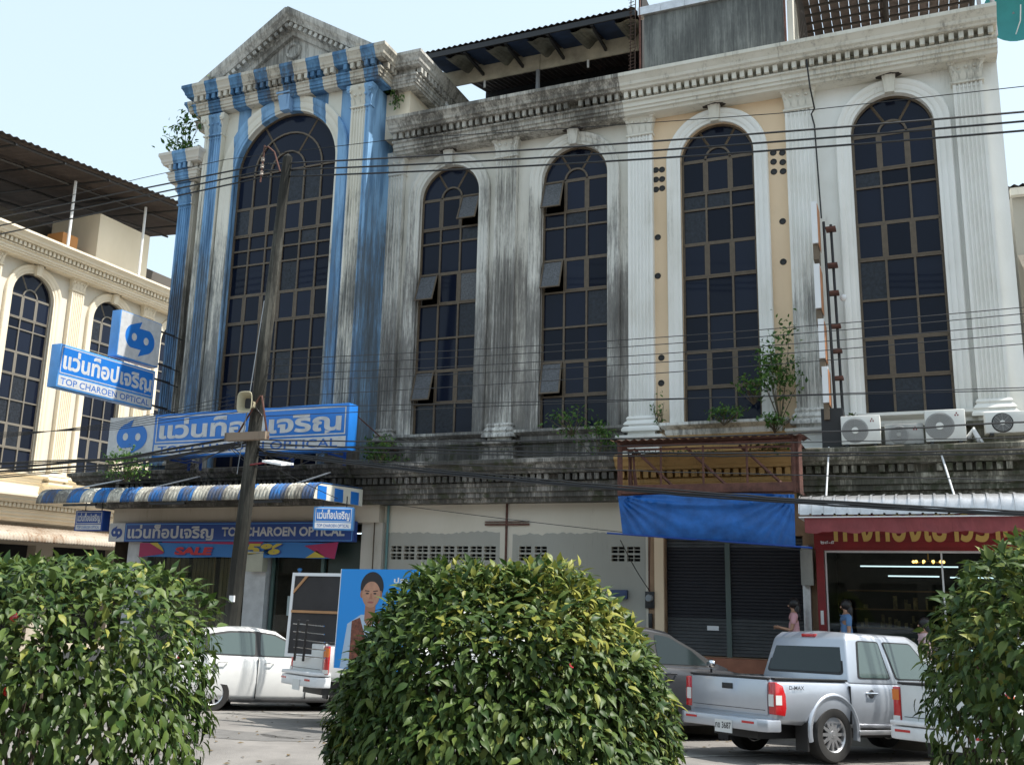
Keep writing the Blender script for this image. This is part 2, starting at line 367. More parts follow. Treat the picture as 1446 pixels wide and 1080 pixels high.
for k in range(8):
    x0 = -15+k*2.9; d = Vector((.59, .81)); n = Vector((.81, -.59))*.05
    p = [(x0, -6.6), (x0+d.x*4.6, -6.6+d.y*4.6)]
    mb.quad(*[(q[0], q[1], zroad(q[1])+.008) for q in ((p[0][0]-n.x, p[0][1]-n.y), (p[0][0]+n.x, p[0][1]+n.y), (p[1][0]+n.x, p[1][1]+n.y), (p[1][0]-n.x, p[1][1]-n.y))])
mb.build('parking_line', mat('road_paint', (.42, .41, .38), .8, var=.6, vscale=9), kind='structure')
mb = MB()
for i in range(420):
    x = random.uniform(-14, 3); y = random.uniform(-12.8, -2.4); a = random.uniform(0, 6); s_ = random.uniform(.02, .05); z = zroad(y)+.012
    mb.add([(x+s_*math.cos(a), y+s_*math.sin(a), z), (x+.5*s_*math.cos(a+1.6), y+.5*s_*math.sin(a+1.6), z+.01), (x-s_*math.cos(a), y-s_*math.sin(a), z), (x+.5*s_*math.cos(a-1.6), y+.5*s_*math.sin(a-1.6), z)], [(0, 1, 2, 3)])
mb.build('leaf_litter', mat('dead_leaf', (.12, .08, .03), .8, var=.6, vscale=3), kind='stuff')
# raised terrace in front of the shops, with steps
mb = MB(); mb.sweep([(-19.6, 3), (-19.6, -1.55), (6, -1.55), (6, 3)], [(0, -.3), (.42, -.3), (.42, .02), (.22, .02), (.22, .28), (0, .28), (0, .55)])
mb.quad((-19.6, -1.55, .55), (6, -1.55, .55), (6, 3, .55), (-19.6, 3, .55))
terr = mb.build('pavement', mat('pavement_concrete', (.33, .30, .26), .85, var=.35, vscale=2, bump=.2), kind='structure')
mb = MB(); mb.box(-60, 40, -16.1, -13.0, -.2, .30); mb.build('median_kerb', mat('kerb_concrete', (.34, .33, .30), .9, var=.3), kind='structure')
mb = MB(); mb.box(-60, 40, -15.95, -13.15, .25, .34); mb.build('median_soil', mat('soil', (.09, .06, .04), .95, var=.5, vscale=4, bump=.8), kind='structure')

# ================================================================== FACADE KIT
ROWS = [(5.78, 6.53, 'T'), (6.53, 7.34, 'C'), (7.34, 8.13, 'T'), (8.13, 8.98, 'T'), (8.98, 9.77, 'C'), (9.77, 10.56, 'T'), (10.56, 10.92, 'S'), (10.92, 11.72, 'C')]
ROWSB = [(5.0, 5.75, 'T'), (5.75, 6.42, 'C'), (6.42, 7.14, 'T'), (7.14, 7.88, 'T'), (7.88, 8.66, 'T'), (8.66, 9.41, 'C'), (9.41, 10.21, 'T'), (10.21, 10.61, 'S'), (10.61, 11.0, 'S'), (11.0, 11.77, 'C'), (11.77, 12.68, 'T')]
_pc = {}
M_film = mat('filmed_glass', (.020, .024, .034), .22, spec=.3, var=.8, vscale=14)
def pane_mesh(wd, h, m):
    k = (round(wd, 3), round(h, 3), m.name)
    if k not in _pc:
        b = MB(); b.box(-wd/2, wd/2, 0, .008, -h, 0); me = b.mesh('pane'); me.materials.append(m); _pc[k] = me
    return _pc[k]
def sash_mesh(wd, h, m):
    k = ('s', round(wd, 3), round(h, 3), m.name)
    if k not in _pc:
        b = MB(); t = .034
        b.box(-wd/2, wd/2, -.028, -.002, -t, 0); b.box(-wd/2, wd/2, -.028, -.002, -h, -h+t)
        b.box(-wd/2, -wd/2+t, -.026, -.002, -h+t, -t); b.box(wd/2-t, wd/2, -.026, -.002, -h+t, -t)
        me = b.mesh('sash'); me.materials.append(m); _pc[k] = me
    return _pc[k]
def window(parent, cx, y, rows, r, zs, ncol, opened={}, dirty=(), rings=(1/3,), fm=None, bay=False):
    """arched window whose glass lies at y; opened = {(row, col): degrees}"""
    fm = fm or M_bronze; b = MB(); t = .022; zb = rows[0][0]; cw = 2*r/ncol
    b.box(cx-r, cx-r+.045, y-.04, y+.03, zb, zs); b.box(cx+r-.045, cx+r, y-.04, y+.03, zb, zs); b.box(cx-r+.045, cx+r-.045, y-.04, y+.03, zb, zb+.045)
    for i in range(1, ncol): x = cx-r+cw*i; b.box(x-t, x+t, y-.035, y+.03, zb+.045, zs+.02)
    for z0, z1, k in rows: b.box(cx-r+.045, cx+r-.045, y-.033, y+.028, z1-t, z1+t)
    b.arch(cx, zs, zs-.01, [(r-.045, y-.04), (r, y-.04), (r, y+.03), (r-.045, y+.03), (r-.045, y-.04)], 24)
    for q in rings: b.arch(cx, zs, zs-.01, [(r*q-.022, y-.035), (r*q+.022, y-.035), (r*q+.022, y+.03), (r*q-.022, y+.03), (r*q-.022, y-.035)], 16)
    for a in (60, 120) if not bay else (58, 122):
        a = R(a); q = rings[0]*r; d = Vector((math.cos(a), 0, math.sin(a))); p = Vector((cx, y, zs))
        b.tube(p+d*q, p+d*(r-.02), .028, 4)
    wo = b.build('window', fm, parent); OFF[wo.name] = OFF[parent.name]
    for ri, (z0, z1, k) in enumerate(rows):
        for c in range(ncol):
            x = cx-r+cw*(c+.5); wd = cw-2*t; h = z1-z0-2*t
            op = opened.get((ri, c)); g = M_dusty_sky if (op and op > 0) or (ri, c) in dirty else (M_film if random.random() < .12 else M_glass)
            if k == 'C':
                rot = (-R(abs(op)), 0, 0) if op else None; yy = y-.012 if not op else y-.045
                put(sash_mesh(wd, h, fm), 'sash', wo, (x, yy, z1-t), rot)
                put(pane_mesh(wd-.06, h-.06, g), 'pane', wo, (x, yy-.012, z1-t-.03) if not op else (x, yy-.018, z1-t-.03), rot)
            else: put(pane_mesh(wd+.006, h+.006, g), 'pane', wo, (x, y+.004, z1-t), (random.gauss(0, .0035), 0, random.gauss(0, .004)))
    # fan lights
    rr = [0]+[q*r for q in rings]+[r]
    for i in range(len(rr)-1):
        segs = [(0, 180)] if i == 0 else [(0, 60), (60, 120), (120, 180)]
        for a0, a1 in segs:
            n = 10; A = [R(a0+(a1-a0)*j/n) for j in range(n+1)]; g0, g1 = rr[i]+.015*(i > 0), rr[i+1]-.02
            P = [(cx+g1*math.cos(a), zs+g1*math.sin(a)) for a in A] + ([(cx, zs)] if i == 0 else [(cx+g0*math.cos(a), zs+g0*math.sin(a)) for a in A[::-1]])
            bb = MB(); bb.add([(px, y+.002, pz) for px, pz in P], [tuple(range(len(P)))]); bb.build('pane', M_glass, wo)
    return wo
def pilaster(parent, cx, wd, y, m, mbase=None, z0=5.5, z1=13.06, dep=.16, nf=6, capm=None):
    """fluted shaft with Corinthian capital; y is the wall face"""
    b = MB(); h = wd/2; f = y-dep; P = [(cx-h, y), (cx-h, f)]; mg = .045; s = (wd-2*mg)/nf
    for i in range(nf):
        a = cx-h+mg+i*s
        P += [(a+.012, f), (a+s*.3, f+.026), (a+s*.7, f+.026), (a+s-.012, f)]
    P += [(cx+h, f), (cx+h, y)]
    zb, zc = z0+.42, z1-.62
    b.add([(p[0], p[1], zb) for p in P] + [(p[0], p[1], zc) for p in P], [(i, i+1, len(P)+i+1, len(P)+i) for i in range(len(P)-1)] + [tuple(range(len(P), 2*len(P)))])
    for i in range(nf): # drilled dots under the capital
        b.box(cx-h+mg+(i+.32)*s, cx-h+mg+(i+.68)*s, f-.012, f, zc-.11, zc-.075)
    so_ = b.build('pilaster', m, parent); OFF[so_.name] = OFF[parent.name]
    b = MB(); path = [(cx-h, y), (cx-h, f), (cx+h, f), (cx+h, y)]
    b.sweep(path, [(-.02, zb+.02), (.02, zb+.02), (.05, zb-.03), (.03, zb-.07), (.07, zb-.11), (.10, zb-.16), (.07, zb-.2), (.10, zb-.22), (.13, zb-.26), (.13, zb-.31), (0.02, zb-.31), (0.02, z0-.0), (.0, z0)])
    b.build('base', mbase or m, so_)
    b = MB(); c0 = zc; b.sweep(path, [(0, c0-.02), (.035, c0-.01), (.035, c0+.03), (.0, c0+.035), (.015, c0+.2), (.06, c0+.42), (.10, c0+.50), (.10, c0+.57), (0, c0+.58)])
    for sx in (-1, 1):
        for yy in (f-.07,):
            b.lathe([(.005, -.05), (.07, -.045), (.085, 0), (.07, .045), (.005, .05)], 12, 'y', (cx+sx*(h+.02), yy, c0+.44))
            b.lathe([(.004, -.07), (.03, -.065), (.03, .06)], 8, 'y', (cx+sx*(h+.02), yy-.005, c0+.44))
        b.tube((cx+sx*(h+.02), f-.05, c0+.37), (cx+sx*h*.72, f-.03, c0+.2), .035, 6, .02)
    b.sphere((cx, f-.09, c0+.5), .05, 8); b.sphere((cx-.06, f-.07, c0+.54), .035, 6); b.sphere((cx+.06, f-.07, c0+.54), .035, 6)
    for i in range(3): b.sphere((cx+(i-1)*h*.55, f-.055, c0+.31), .036, 6)
    for i in range(4):
        x = cx-h*.8+i*h*.533; b.add([(x-.05, f-.005, c0+.05), (x+.05, f-.005, c0+.05), (x+.065, f-.035, c0+.17), (x, f-.075, c0+.24), (x-.065, f-.035, c0+.17), (x, f-.04, c0+.14)], [(0, 1, 5), (1, 2, 5), (2, 3, 5), (3, 4, 5), (4, 0, 5)])
    b.build('capital', capm or m, so_, smooth=True, angle=50)
    return so_
CPROF = [(0, 12.86), (.38, 12.86), (.40, 12.92), (.46, 12.93), (.46, 12.99), (.50, 13.0), (.50, 13.09), (.56, 13.11), (.56, 13.15), (.40, 13.17), (.40, 13.32), (.70, 13.33), (.72, 13.37), (.77, 13.40), (.79, 13.46), (.86, 13.54), (.90, 13.57), (.90, 13.65), (0, 13.67)]
def dentils(b, x0, x1, y, z0, z1, wd=.095, sp=.172, d=.15, skip=0):
    n = int((x1-x0)/sp)
    for i in range(n):
        if skip and random.random() < skip: continue
        x = x0+(i+.5)*(x1-x0)/n; j = random.uniform(-.006, .006)
        b.box(x-wd/2+j, x+wd/2+j, y-d, y+.01, z0, z1)
def archivolt(parent, cx, r, zs, zb, y, m, wdt=.30, imp=True):
    b = MB(); w2 = wdt
    b.arch(cx, zs, zb, [(r, y+.02), (r, y-.05), (r+.07, y-.05), (r+.07, y-.065), (r+.12, y-.085), (r+w2*.55, y-.085), (r+w2*.6, y-.10), (r+w2*.8, y-.125), (r+w2*.93, y-.125), (r+w2, y-.09), (r+w2, y+.02)], 28)
    return b.build('arch_moulding', m, parent, smooth=True, angle=30)
def keystone(parent, cx, z0, z1, y, m, w0=.18, w1=.30, d=.22):
    b = MB(); b.add([(cx-w0/2, y, z0), (cx+w0/2, y, z0), (cx+w1/2, y, z1), (cx-w1/2, y, z1), (cx-w0/2, y-d*.7, z0), (cx+w0/2, y-d*.7, z0), (cx+w1/2, y-d, z1), (cx-w1/2, y-d, z1)],
        [(0, 1, 2, 3), (4, 7, 6, 5), (0, 4, 5, 1), (1, 5, 6, 2), (2, 6, 7, 3), (3, 7, 4, 0)])
    b.box(cx-w1/2-.02, cx+w1/2+.02, y-d-.03, y, z1+.001, z1+.06)
    b.add([(cx-w0*.28, y-d*.76, z0+.08), (cx+w0*.28, y-d*.76, z0+.08), (cx+w1*.30, y-d-.025, z1-.05), (cx-w1*.30, y-d-.025, z1-.05), (cx-w0*.2, y-d*.6, z0+.08), (cx+w0*.2, y-d*.6, z0+.08), (cx+w1*.2, y-d*.8, z1-.05), (cx-w1*.2, y-d*.8, z1-.05)],
        [(0, 1, 2, 3), (0, 4, 5, 1), (1, 5, 6, 2), (2, 6, 7, 3), (3, 7, 4, 0)])
    return b.build('keystone', m, parent)
def sill(parent, x0, x1, y, m, z=5.78):
    b = MB(); b.sweep([(x0, y+.05), (x0, y), (x1, y), (x1, y+.05)], [(0, z-.30), (.05, z-.30), (.08, z-.22), (.08, z-.16), (.16, z-.12), (.22, z-.08), (.22, z-.02), (0, z)])
    return b.build('sill', m, parent)
def house(name, label, x0, x1, wins, mwall, mtrim, mcorn, loc=None, root=None, back=11, zt=13.67, group=None, mpil=None, ret=(0, 0), pil=(), wopen={}, arm=None, keym=None, skip=0.0, wr=.81, fm=None, y_corn_dent=True):
    t = root or thing(name, label, 'building', (x0, 0, 0))
    b = MB(); xs_ = [x0]+[(wins[i]+wins[i+1])/2 for i in range(len(wins)-1)]+[x1]
    for i, cx in enumerate(wins): arched_wall(b, xs_[i], xs_[i+1], 4.7, 13.2, cx, wr, 5.78, 11.72, 0)
    b.quad((x0, back, 0), (x1, back, 0), (x1, back, 13.2), (x0, back, 13.2))
    for x in (x0, x1): b.quad((x, 0, 0), (x, back, 0), (x, back, 13.5), (x, 0, 13.5))
    b.quad((x0, 0, 13.2), (x1, 0, 13.2), (x1, back, 13.2), (x0, back, 13.2))
    b.quad((x0, .3, 4.7), (x1, .3, 4.7), (x1, back, 4.7), (x0, back, 4.7))
    b.build('wall', mwall, t)
    b = MB(); b.box(x0+.05, x1-.05, .9, .92, 4.8, 13.1); b.build('dark_backing', M_dark, t)  # near-black sheet stands for the dark room behind the panes
    pa = [(x0, 0), (x1, 0)]
    if ret[0]: pa = [(x0, back)]+pa
    if ret[1]: pa = pa+[(x1, back)]
    b = MB(); b.sweep(pa, CPROF); co = b.build('cornice', mcorn, t)
    b = MB(); dentils(b, x0+.02, x1-.02+(.5 if ret[1] else 0), -.42, 13.172, 13.318, d=.21, skip=skip)
    if ret[1]:
        for i in range(6): b.box(x1+.49, x1+.65, .1+i*.172, .195+i*.172, 13.172, 13.318)
    b.build('dentil_row', mcorn, co, kind='stuff')
    for i, cx in enumerate(wins):
        archivolt(t, cx, wr, 11.72, 5.66, 0, arm or mtrim); keystone(t, cx, 12.50, 13.0, -.02, keym or mtrim)
        sill(t, cx-wr-.32, cx+wr+.32, -.02, mtrim)
        op, dt = wopen.get(i, ({}, ())); window(t, cx, .14, ROWS, wr, 11.72, 3, op, dt, fm=fm)
    for i, cx in enumerate(wins):
        b = MB(); rr = random.Random(i+len(name)); P = [(cx+(.20+.07*rr.random())*math.cos(2*PI*k/18), -.16+.13*math.sin(2*PI*k/18)*(.8+.4*rr.random())) for k in range(18)]
        b.add([(x, y, 12.857) for x, y in P], [tuple(range(18))]); b.build('soot_stain', mat('mould_black', (.05, .04, .035), .9, var=.4), t)
    for cx, wd, mp in pil: pilaster(t, cx, wd, 0, mp, capm=keym or mtrim)
    return t
def ledge(t, x0, x1, m, mtop=None, skip=0.0, out=1.0, ends=(0, 0), dm=None):
    """first-floor ledge: weathered slab, dentils and stepped bands below the parapet"""
    pa = [(x0, 0), (x1, 0)]; o = out
    if ends[0]: pa = [(x0, 3)]+pa
    if ends[1]: pa = pa+[(x1, 3)]
    b = MB(); b.sweep(pa, [(0, 4.10), (o-.30, 4.10), (o-.28, 4.18), (o-.2, 4.2), (o-.2, 4.29), (o-.14, 4.31), (o-.14, 4.40), (o-.10, 4.43), (o-.10, 4.50), (o-.16, 4.52), (o-.16, 4.66), (o+.06, 4.67), (o+.08, 4.72), (o+.14, 4.75), (o+.17, 4.83), (o+.24, 4.88), (o+.24, 4.95), (o+.16, 4.98), (0, 5.0)])
    lo = b.build('ledge', m, t)
    b = MB(); dentils(b, x0+.03, x1-.03, -(o-.16), 4.522, 4.655, .10, .158, .17, skip); b.build('dentil_row', dm or m, lo, kind='stuff')
    b = MB(); b.sweep([(x0, -.02), (x1, -.02)], [(0, 4.99), (.05, 4.99), (.05, 5.08), (.02, 5.1), (.02, 5.44), (.06, 5.47), (.06, 5.52), (0, 5.53)]); b.build('parapet', mtop or m, t)
def pedestal(t, cx, m, wd=.82, out=.42):
    b = MB(); h = wd/2; b.sweep([(cx-h, 0), (cx-h, -out+.1), (cx+h, -out+.1), (cx+h, 0)], [(.03, 4.99), (.08, 4.99), (.08, 5.06), (.03, 5.1), (.0, 5.13), (0, 5.36), (.03, 5.4), (.10, 5.44), (.10, 5.50), (0, 5.51)])
    b.box(cx-h, cx+h, -out+.1, 0, 5.36, 5.505); b.build('pedestal', m, t)

# ------------------------------------------------------------------ the three narrow shophouses
gh = house('grey_shophouse', 'mould-streaked grey white shophouse with two arched windows beside the blue bay', -11.62, -5.66, (-10.22, -6.97), M_grey_wall, M_grey_trim, M_grey_corn,
    pil=((-11.78+.02, .56, M_grey_trim), (-8.66, .54, M_grey_trim)), skip=.07,
    wopen={0: ({(7, 2): 22, (4, 0): 20, (1, 0): 17}, ((4, 2),)), 1: ({(7, 0): 20, (4, 0): 18, (1, 0): 12}, ())})
ledge(gh, -11.9, -5.66, M_ledge, skip=.06); pedestal(gh, -11.78, M_ledge); pedestal(gh, -8.66, M_ledge)
ph = house('peach_shophouse', 'narrow peach shophouse with one arched window and pipe holes in its wall', -5.655, -2.16, (-3.66,), M_peach, M_white_p, M_cream_corn,
    pil=((-5.36, .56, M_white),), arm=M_white, keym=M_cream_corn)
ledge(ph, -5.655, -2.16, M_ledge_y, mtop=M_ledge_y); pedestal(ph, -5.36, M_white)
wh = house('white_shophouse', 'white end shophouse with one tall arched window above a row of air conditioners', -2.155, 1.99, (-.04,), M_white, M_white, M_cream_corn,
    pil=((-1.86, .58, M_white_p), (1.42, .54, M_white)), keym=M_cream_corn)
ledge(wh, -2.155, 1.95, M_ledge_r, skip=.15, ends=(0, 1)); pedestal(wh, -1.86, M_white); pedestal(wh, 1.42, M_ledge_r)
# pipe holes in the peach wall
hm = MB(); hm.lathe([(0.0001, .0), (.042, -.001), (.052, -.014), (.066, -.012), (.072, .002)], 12, 'y'); hme = hm.mesh('pipe_hole', smooth=True); hme.materials.append(M_black)
for x, z in ((-4.89, 11.59), (-5.03, 11.6), (-4.89, 11.36), (-5.03, 11.37), (-4.89, 11.14), (-5.03, 11.13), (-5.0, 9.99), (-5.01, 9.09), (-4.95, 7.23), (-4.96, 6.67), (-2.44, 11.6), (-2.25, 11.57), (-2.44, 11.39), (-2.25, 11.35), (-2.44, 11.16), (-2.25, 11.14), (-2.3, 10.01), (-2.32, 9.11)):
    put(hme, 'pipe_hole', ph, (x, -.002, z), (0, random.uniform(0, 6), 0))
# ------------------------------------------------------------------ blue and white bay house
bh = thing('blue_shophouse', 'blue and white striped shophouse with a pediment over one huge arched window', 'building', (-19.3, 0, 0))
YB = -1.05
b = MB(); arched_wall(b, -17.05, -11.9, 4.9, 14.75, -14.45, 1.55, 5.0, 12.68, YB, .35, 28)
for x in (-17.05, -11.9): b.quad((x, YB, 4.9), (x, .5, 4.9), (x, .5, 14.75), (x, YB, 14.75))
b.quad((-17.05, YB, 14.7), (-11.9, YB, 14.7), (-11.9, .5, 14.7), (-17.05, .5, 14.7))
b.build('bay_wall', M_stripe, bh)
b = MB(); b.box(-18.55, -11.65, -.02, 9, 4.9, 13.3); b.box(-17.6, -11.22, -.45, 9, 13.3, 15.2); b.build('wall', M_creamb, bh)
b = MB(); b.box(-16.9, -12.0, -.03, -.01, 4.9, 14.6); b.build('dark_backing', M_dark, bh)  # near-black sheet in place of the unlit room behind the bay
BP = [(o*.62, 14.52+(z-12.86)*.98) for o, z in CPROF]
b = MB(); b.sweep([(-17.6, 6), (-17.6, -.3), (-17.05, -.3), (-17.05, YB), (-11.9, YB), (-11.9, -.2)], BP)
b.quad((-17.6, -.3, 15.31), (-11.25, -.3, 15.31), (-11.25, 6, 15.31), (-17.6, 6, 15.31)); b.quad((-17.05, YB, 15.312), (-11.9, YB, 15.312), (-11.9, 0, 15.312), (-17.05, 0, 15.312))
bc = b.build('cornice', M_stripe_c, bh)
b = MB(); b.sweep([(-11.92, -.2), (-11.92, -.45), (-11.22, -.45), (-11.22, 6)], [(o*.98, z) for o, z in BP]); b.build('cornice', M_ped, bh)
b = MB(); dentils(b, -17.3, -11.65, YB-.31, 14.828, 14.968, .10, .19, .12, .04)
for i in range(5): b.box(-11.6, -11.47, -1.2+i*.19, -1.1+i*.19, 14.828, 14.968)
b.build('dentil_row', M_stripe_c, bc, kind='stuff')
b = MB()
for i in range(10): b.box(-10.92, -10.80, -.7+i*.19, -.6+i*.19, 14.828, 14.968)
b.build('dentil_row', M_ped, bc, kind='stuff')
# pediment: tympanum, raking cornices with dentils and a round medallion
ax, az, bz, hl = -14.48, 17.02, 15.34, 2.72
pd = MB(); pd.prism([(ax-hl+.35, bz-.02), (ax+hl-.35, bz-.02), (ax, az-.2)], YB+.05, YB+.8); po = pd.build('pediment', M_ped, bh)
L_ = math.hypot(hl, az-bz); an = math.atan2(az-bz, hl)
for sx in (-1, 1):
    b = MB(); b.m = Matrix.Translation((ax, 0, az)) @ (Matrix.Diagonal((sx, 1, 1, 1)) @ Matrix.Rotation(an, 4, 'Y'))
    pr = [(.02, -.52), (.10, -.50), (.12, -.40), (.18, -.38), (.18, -.26), (.34, -.25), (.38, -.17), (.44, -.10), (.46, -.02), (.46, .04), (-.9, .06), (-.9, -.5)]
    n = len(pr); ext = L_+.12
    va = [(z*math.tan(an)*1.0, YB+.05-o_, z) for o_, z in pr]; vb = [(ext, YB+.05-o_, z) for o_, z in pr]
    b.add(va+vb, [(i, (i+1) % n, n+(i+1) % n, n+i) for i in range(n)] + [tuple(range(n, 2*n))])
    b.build('raking_cornice', M_ped, po)
    b2 = MB(); b2.m = b.m
    for i in range(15): b2.box(.22+i*.19, .32+i*.19, YB-.27, YB-.12, -.375, -.265)
    b2.build('dentil_row', M_ped, po, kind='stuff')
b = MB(); b.lathe([(.0001, -.03), (.13, -.035), (.13, -.05), (.16, -.08), (.21, -.08), (.24, -.04), (.24, .02)], 24, 'y', (ax, YB+.05, 16.0))
b.build('medallion', M_ped, po, smooth=True)
archivolt(bh, -14.45, 1.55, 12.68, 5.0, YB, M_stripe, .40)
keystone(bh, -14.45, 14.2, 14.62, YB-.02, M_bluepaint, .26, .38, .26)
window(bh, -14.45, YB+.16, ROWSB, 1.55, 12.68, 6, {(1, 0): 14, (1, 3): 24, (1, 4): 24, (1, 5): 24}, (), rings=(1/3, 2/3), bay=True)
for cx, wd in ((-16.72, .56), (-12.18, .56)): pilaster(bh, cx, wd, YB, M_stripe, z0=5.0, z1=14.5, nf=6)
# corner wing with its own capital and cornice
b = MB(); b.box(-17.86, -17.38, -.95, 0, 5.0, 13.3); b.build('wing', M_stripe_w, bh)
pilaster(bh, -17.62, .44, -.95, M_stripe_w, z0=5.0, z1=12.75, nf=5, dep=.07)
WPf = [(o*.5, z-.13) for o, z in CPROF]
b = MB(); b.sweep([(-17.86, .6), (-17.86, -1.0), (-17.38, -1.0), (-17.38, -.2)], WPf); b.quad((-17.86, -1.0, 13.53), (-17.38, -1.0, 13.53), (-17.38, .6, 13.53), (-17.86, .6, 13.53)); wc = b.build('wing_cornice', M_stripe_w, bh)
b = MB(); dentils(b, -18.05, -17.25, -1.25, 13.042, 13.188, .08, .14, .10)
for i in range(5): b.box(-17.14, -17.04, -1.15+i*.16, -1.07+i*.16, 13.042, 13.188)
b.build('dentil_row', M_stripe_w, wc, kind='stuff')
ledge(bh, -18.9, -11.9, M_ledge, skip=.1, out=1.15, ends=(1, 0)); 
for xa, xb in ((-17.1, -16.35), (-12.5, -11.75)): b = MB(); b.box(xa, xb, YB-.3, YB, 4.99, 5.4); b.build('pedestal', M_ledge, bh)

# ------------------------------------------------------------------ cream shophouse row down the side street (same kit, turned 90 degrees)
CX = -27.7
ch = thing('cream_shophouse', 'sunlit cream shophouse row with arched windows down the side street on the left', 'building', (CX, 0, 0), (0, 0, PI/2), local=True)
house('', '', -4.2, 14.2, (-.40, 3.05, 6.55, 10.05, 12.9), M_creambw, M_creamb, M_creamb, root=ch, back=9, wr=.85, pil=[(x, .56, M_creamb) for x in (-2.1, 1.33, 4.80, 8.30, 11.8)], fm=M_cgreyframe)
ledge(ch, -4.2, 14.2, M_creamb)
for x in (-2.1, 1.33, 4.80, 8.30): pedestal(ch, x, M_creamb)
b = MB(); holes = [(x+.35, x+3.1, .1, 3.4) for x in (-2.1, 1.33, 4.8, 8.3)]
wall_holes(b, -4.2, 14.2, -.2, 4.12, holes, -.05, .4); b.build('ground_wall', M_beige, ch)
b = MB(); b.box(-4, 14, 1.5, 1.6, -.1, 4.0); b.build('dark_backing', M_dark, ch)  # near-black sheet paints the gloom of the shops under the awning
# its canopies
def curved_awning(t, x0, x1, y0, y1, z0, z1, m, name='awning', seg=8, rib=.0, pitch=.076, drop=.28, loc=None):
    """half-round awning sheet: flat slope from the wall then a curl down at the front; corrugated along x when rib > 0"""
    pr = [(y0, z0)] + [(y1+.22, z1)] + [(y1+.22-.24*math.sin(a), z1-.02-drop*(1-math.cos(a))) for a in [R(90)*i/seg for i in range(1, seg+1)]]
    n = max(2, int((x1-x0)/pitch*4)) if rib else 2
    b = MB(); vs = []; 
    for i in range(n+1):
        x = x0+(x1-x0)*i/n; k = rib*math.cos(2*PI*(x-x0)/pitch) if rib else 0
        for j, (y, z) in enumerate(pr): vs.append((x, y-k*(j > 1), z+k*(j <= 3)))
    m_ = len(pr); b.add(vs, [(i*m_+j, (i+1)*m_+j, (i+1)*m_+j+1, i*m_+j+1) for i in range(n) for j in range(m_-1)])
    o = b.build(name, m, t, smooth=True, angle=60); md = o.modifiers.new('s', 'SOLIDIFY'); md.thickness = .012
    return o
M_awn_c = grime('old_awning_sheet', (.46, .40, .33), dirt=(.20, .11, .06), amount=.6)
curved_awning(ch, -3, 12, -.6, -1.5, 3.95, 3.75, M_awn_c, rib=.02, pitch=.12, drop=.3)
b = MB()
ro = MB()
for i in range(60):
    x0 = -4+i*.28; 
    for dx in (0, .14):
        z = 16.55+.10*(x0+dx-1); k = .03 if dx else -.03
        ro.add([(x0+dx, -.9, z+k), (x0+dx+.14, -.9, z-k+.014), (x0+dx+.14, 9, z-k+.6), (x0+dx, 9, z+k+.6)], [(0, 1, 2, 3)])
rt = ro.build('canopy_roof', M_brownroof, ch)
b3 = MB()
for y in (-.7, 1.2, 3.4, 6): b3.tube((-4, y, 15.93+.06*y), (12.6, y, 15.93+.06*y+1.66), .05, 4)
for x in range(-3, 13, 2): b3.tube((x, -.8, 16.35+.10*(x-1)), (x, 8.5, 16.9+.10*(x-1)), .04, 4)
b3.build('canopy_frame', M_steel, ch)
for x in (-1.2, 4.35, 7.85, 11.3): bb = MB(); bb.tube((x, .15, 13.6), (x, .15, 16.25+.1*(x-1)), .055, 8); bb.build('column', M_whitemetal, ch, smooth=True)
b = MB(); b.box(6.35, 9.0, .9, 3.4, 13.5, 16.2); b.build('rooftop_room', M_creamb, ch)
b = MB(); b.box(5.0, 5.7, 1.2, 2.0, 13.5, 15.0); b.build('orange_locker', mat('orange_board', (.48, .22, .07), .7), ch)
b = MB(); b.box(-4, 14, 4, 4.1, 13.2, 16.2); b.build('dark_backing', mat('shaded_canopy_wall', (.10, .09, .08), .9), ch)  # dark sheet stands for the shade under the canopy
# ================================================================== GROUND FLOORS
# grey house: plastered wall bricked up where the shop front was, ventilation blocks, metal cross
vents = [(-11.24+i*.335, z) for i in range(8) for z in (3.05, 2.88)] + [(-8.06+i*.36, z) for i in range(2) for z in (3.05, 2.88)] + [(-5.98+i*.335, z) for i in range(2) for z in (3.05, 2.88)]
b = MB(); holes = [(x, x+.28, z, z+.13) for x, z in vents]
wall_holes(b, -11.45, -5.2, .5, 4.12, holes, -.3, .12); b.build('ground_wall', M_plaster, gh)
b = MB(); b.box(-11.4, -5.2, -.17, -.15, 2.7, 3.4); b.build('dark_backing', M_dark, gh)  # near-black sheet paints the darkness inside the vent openings
vb = MB()
vb.box(.132, .148, .0, .08, 0, .13); vb.box(0, .132, .0, .08, .058, .072); vb.box(.148, .28, .0, .08, .058, .072)
for s_ in range(3): pass
vme = vb.mesh('vent_block'); vme.materials.append(M_cement)
for x, z in vents: put(vme, 'vent_block', gh, (x, -.298, z))
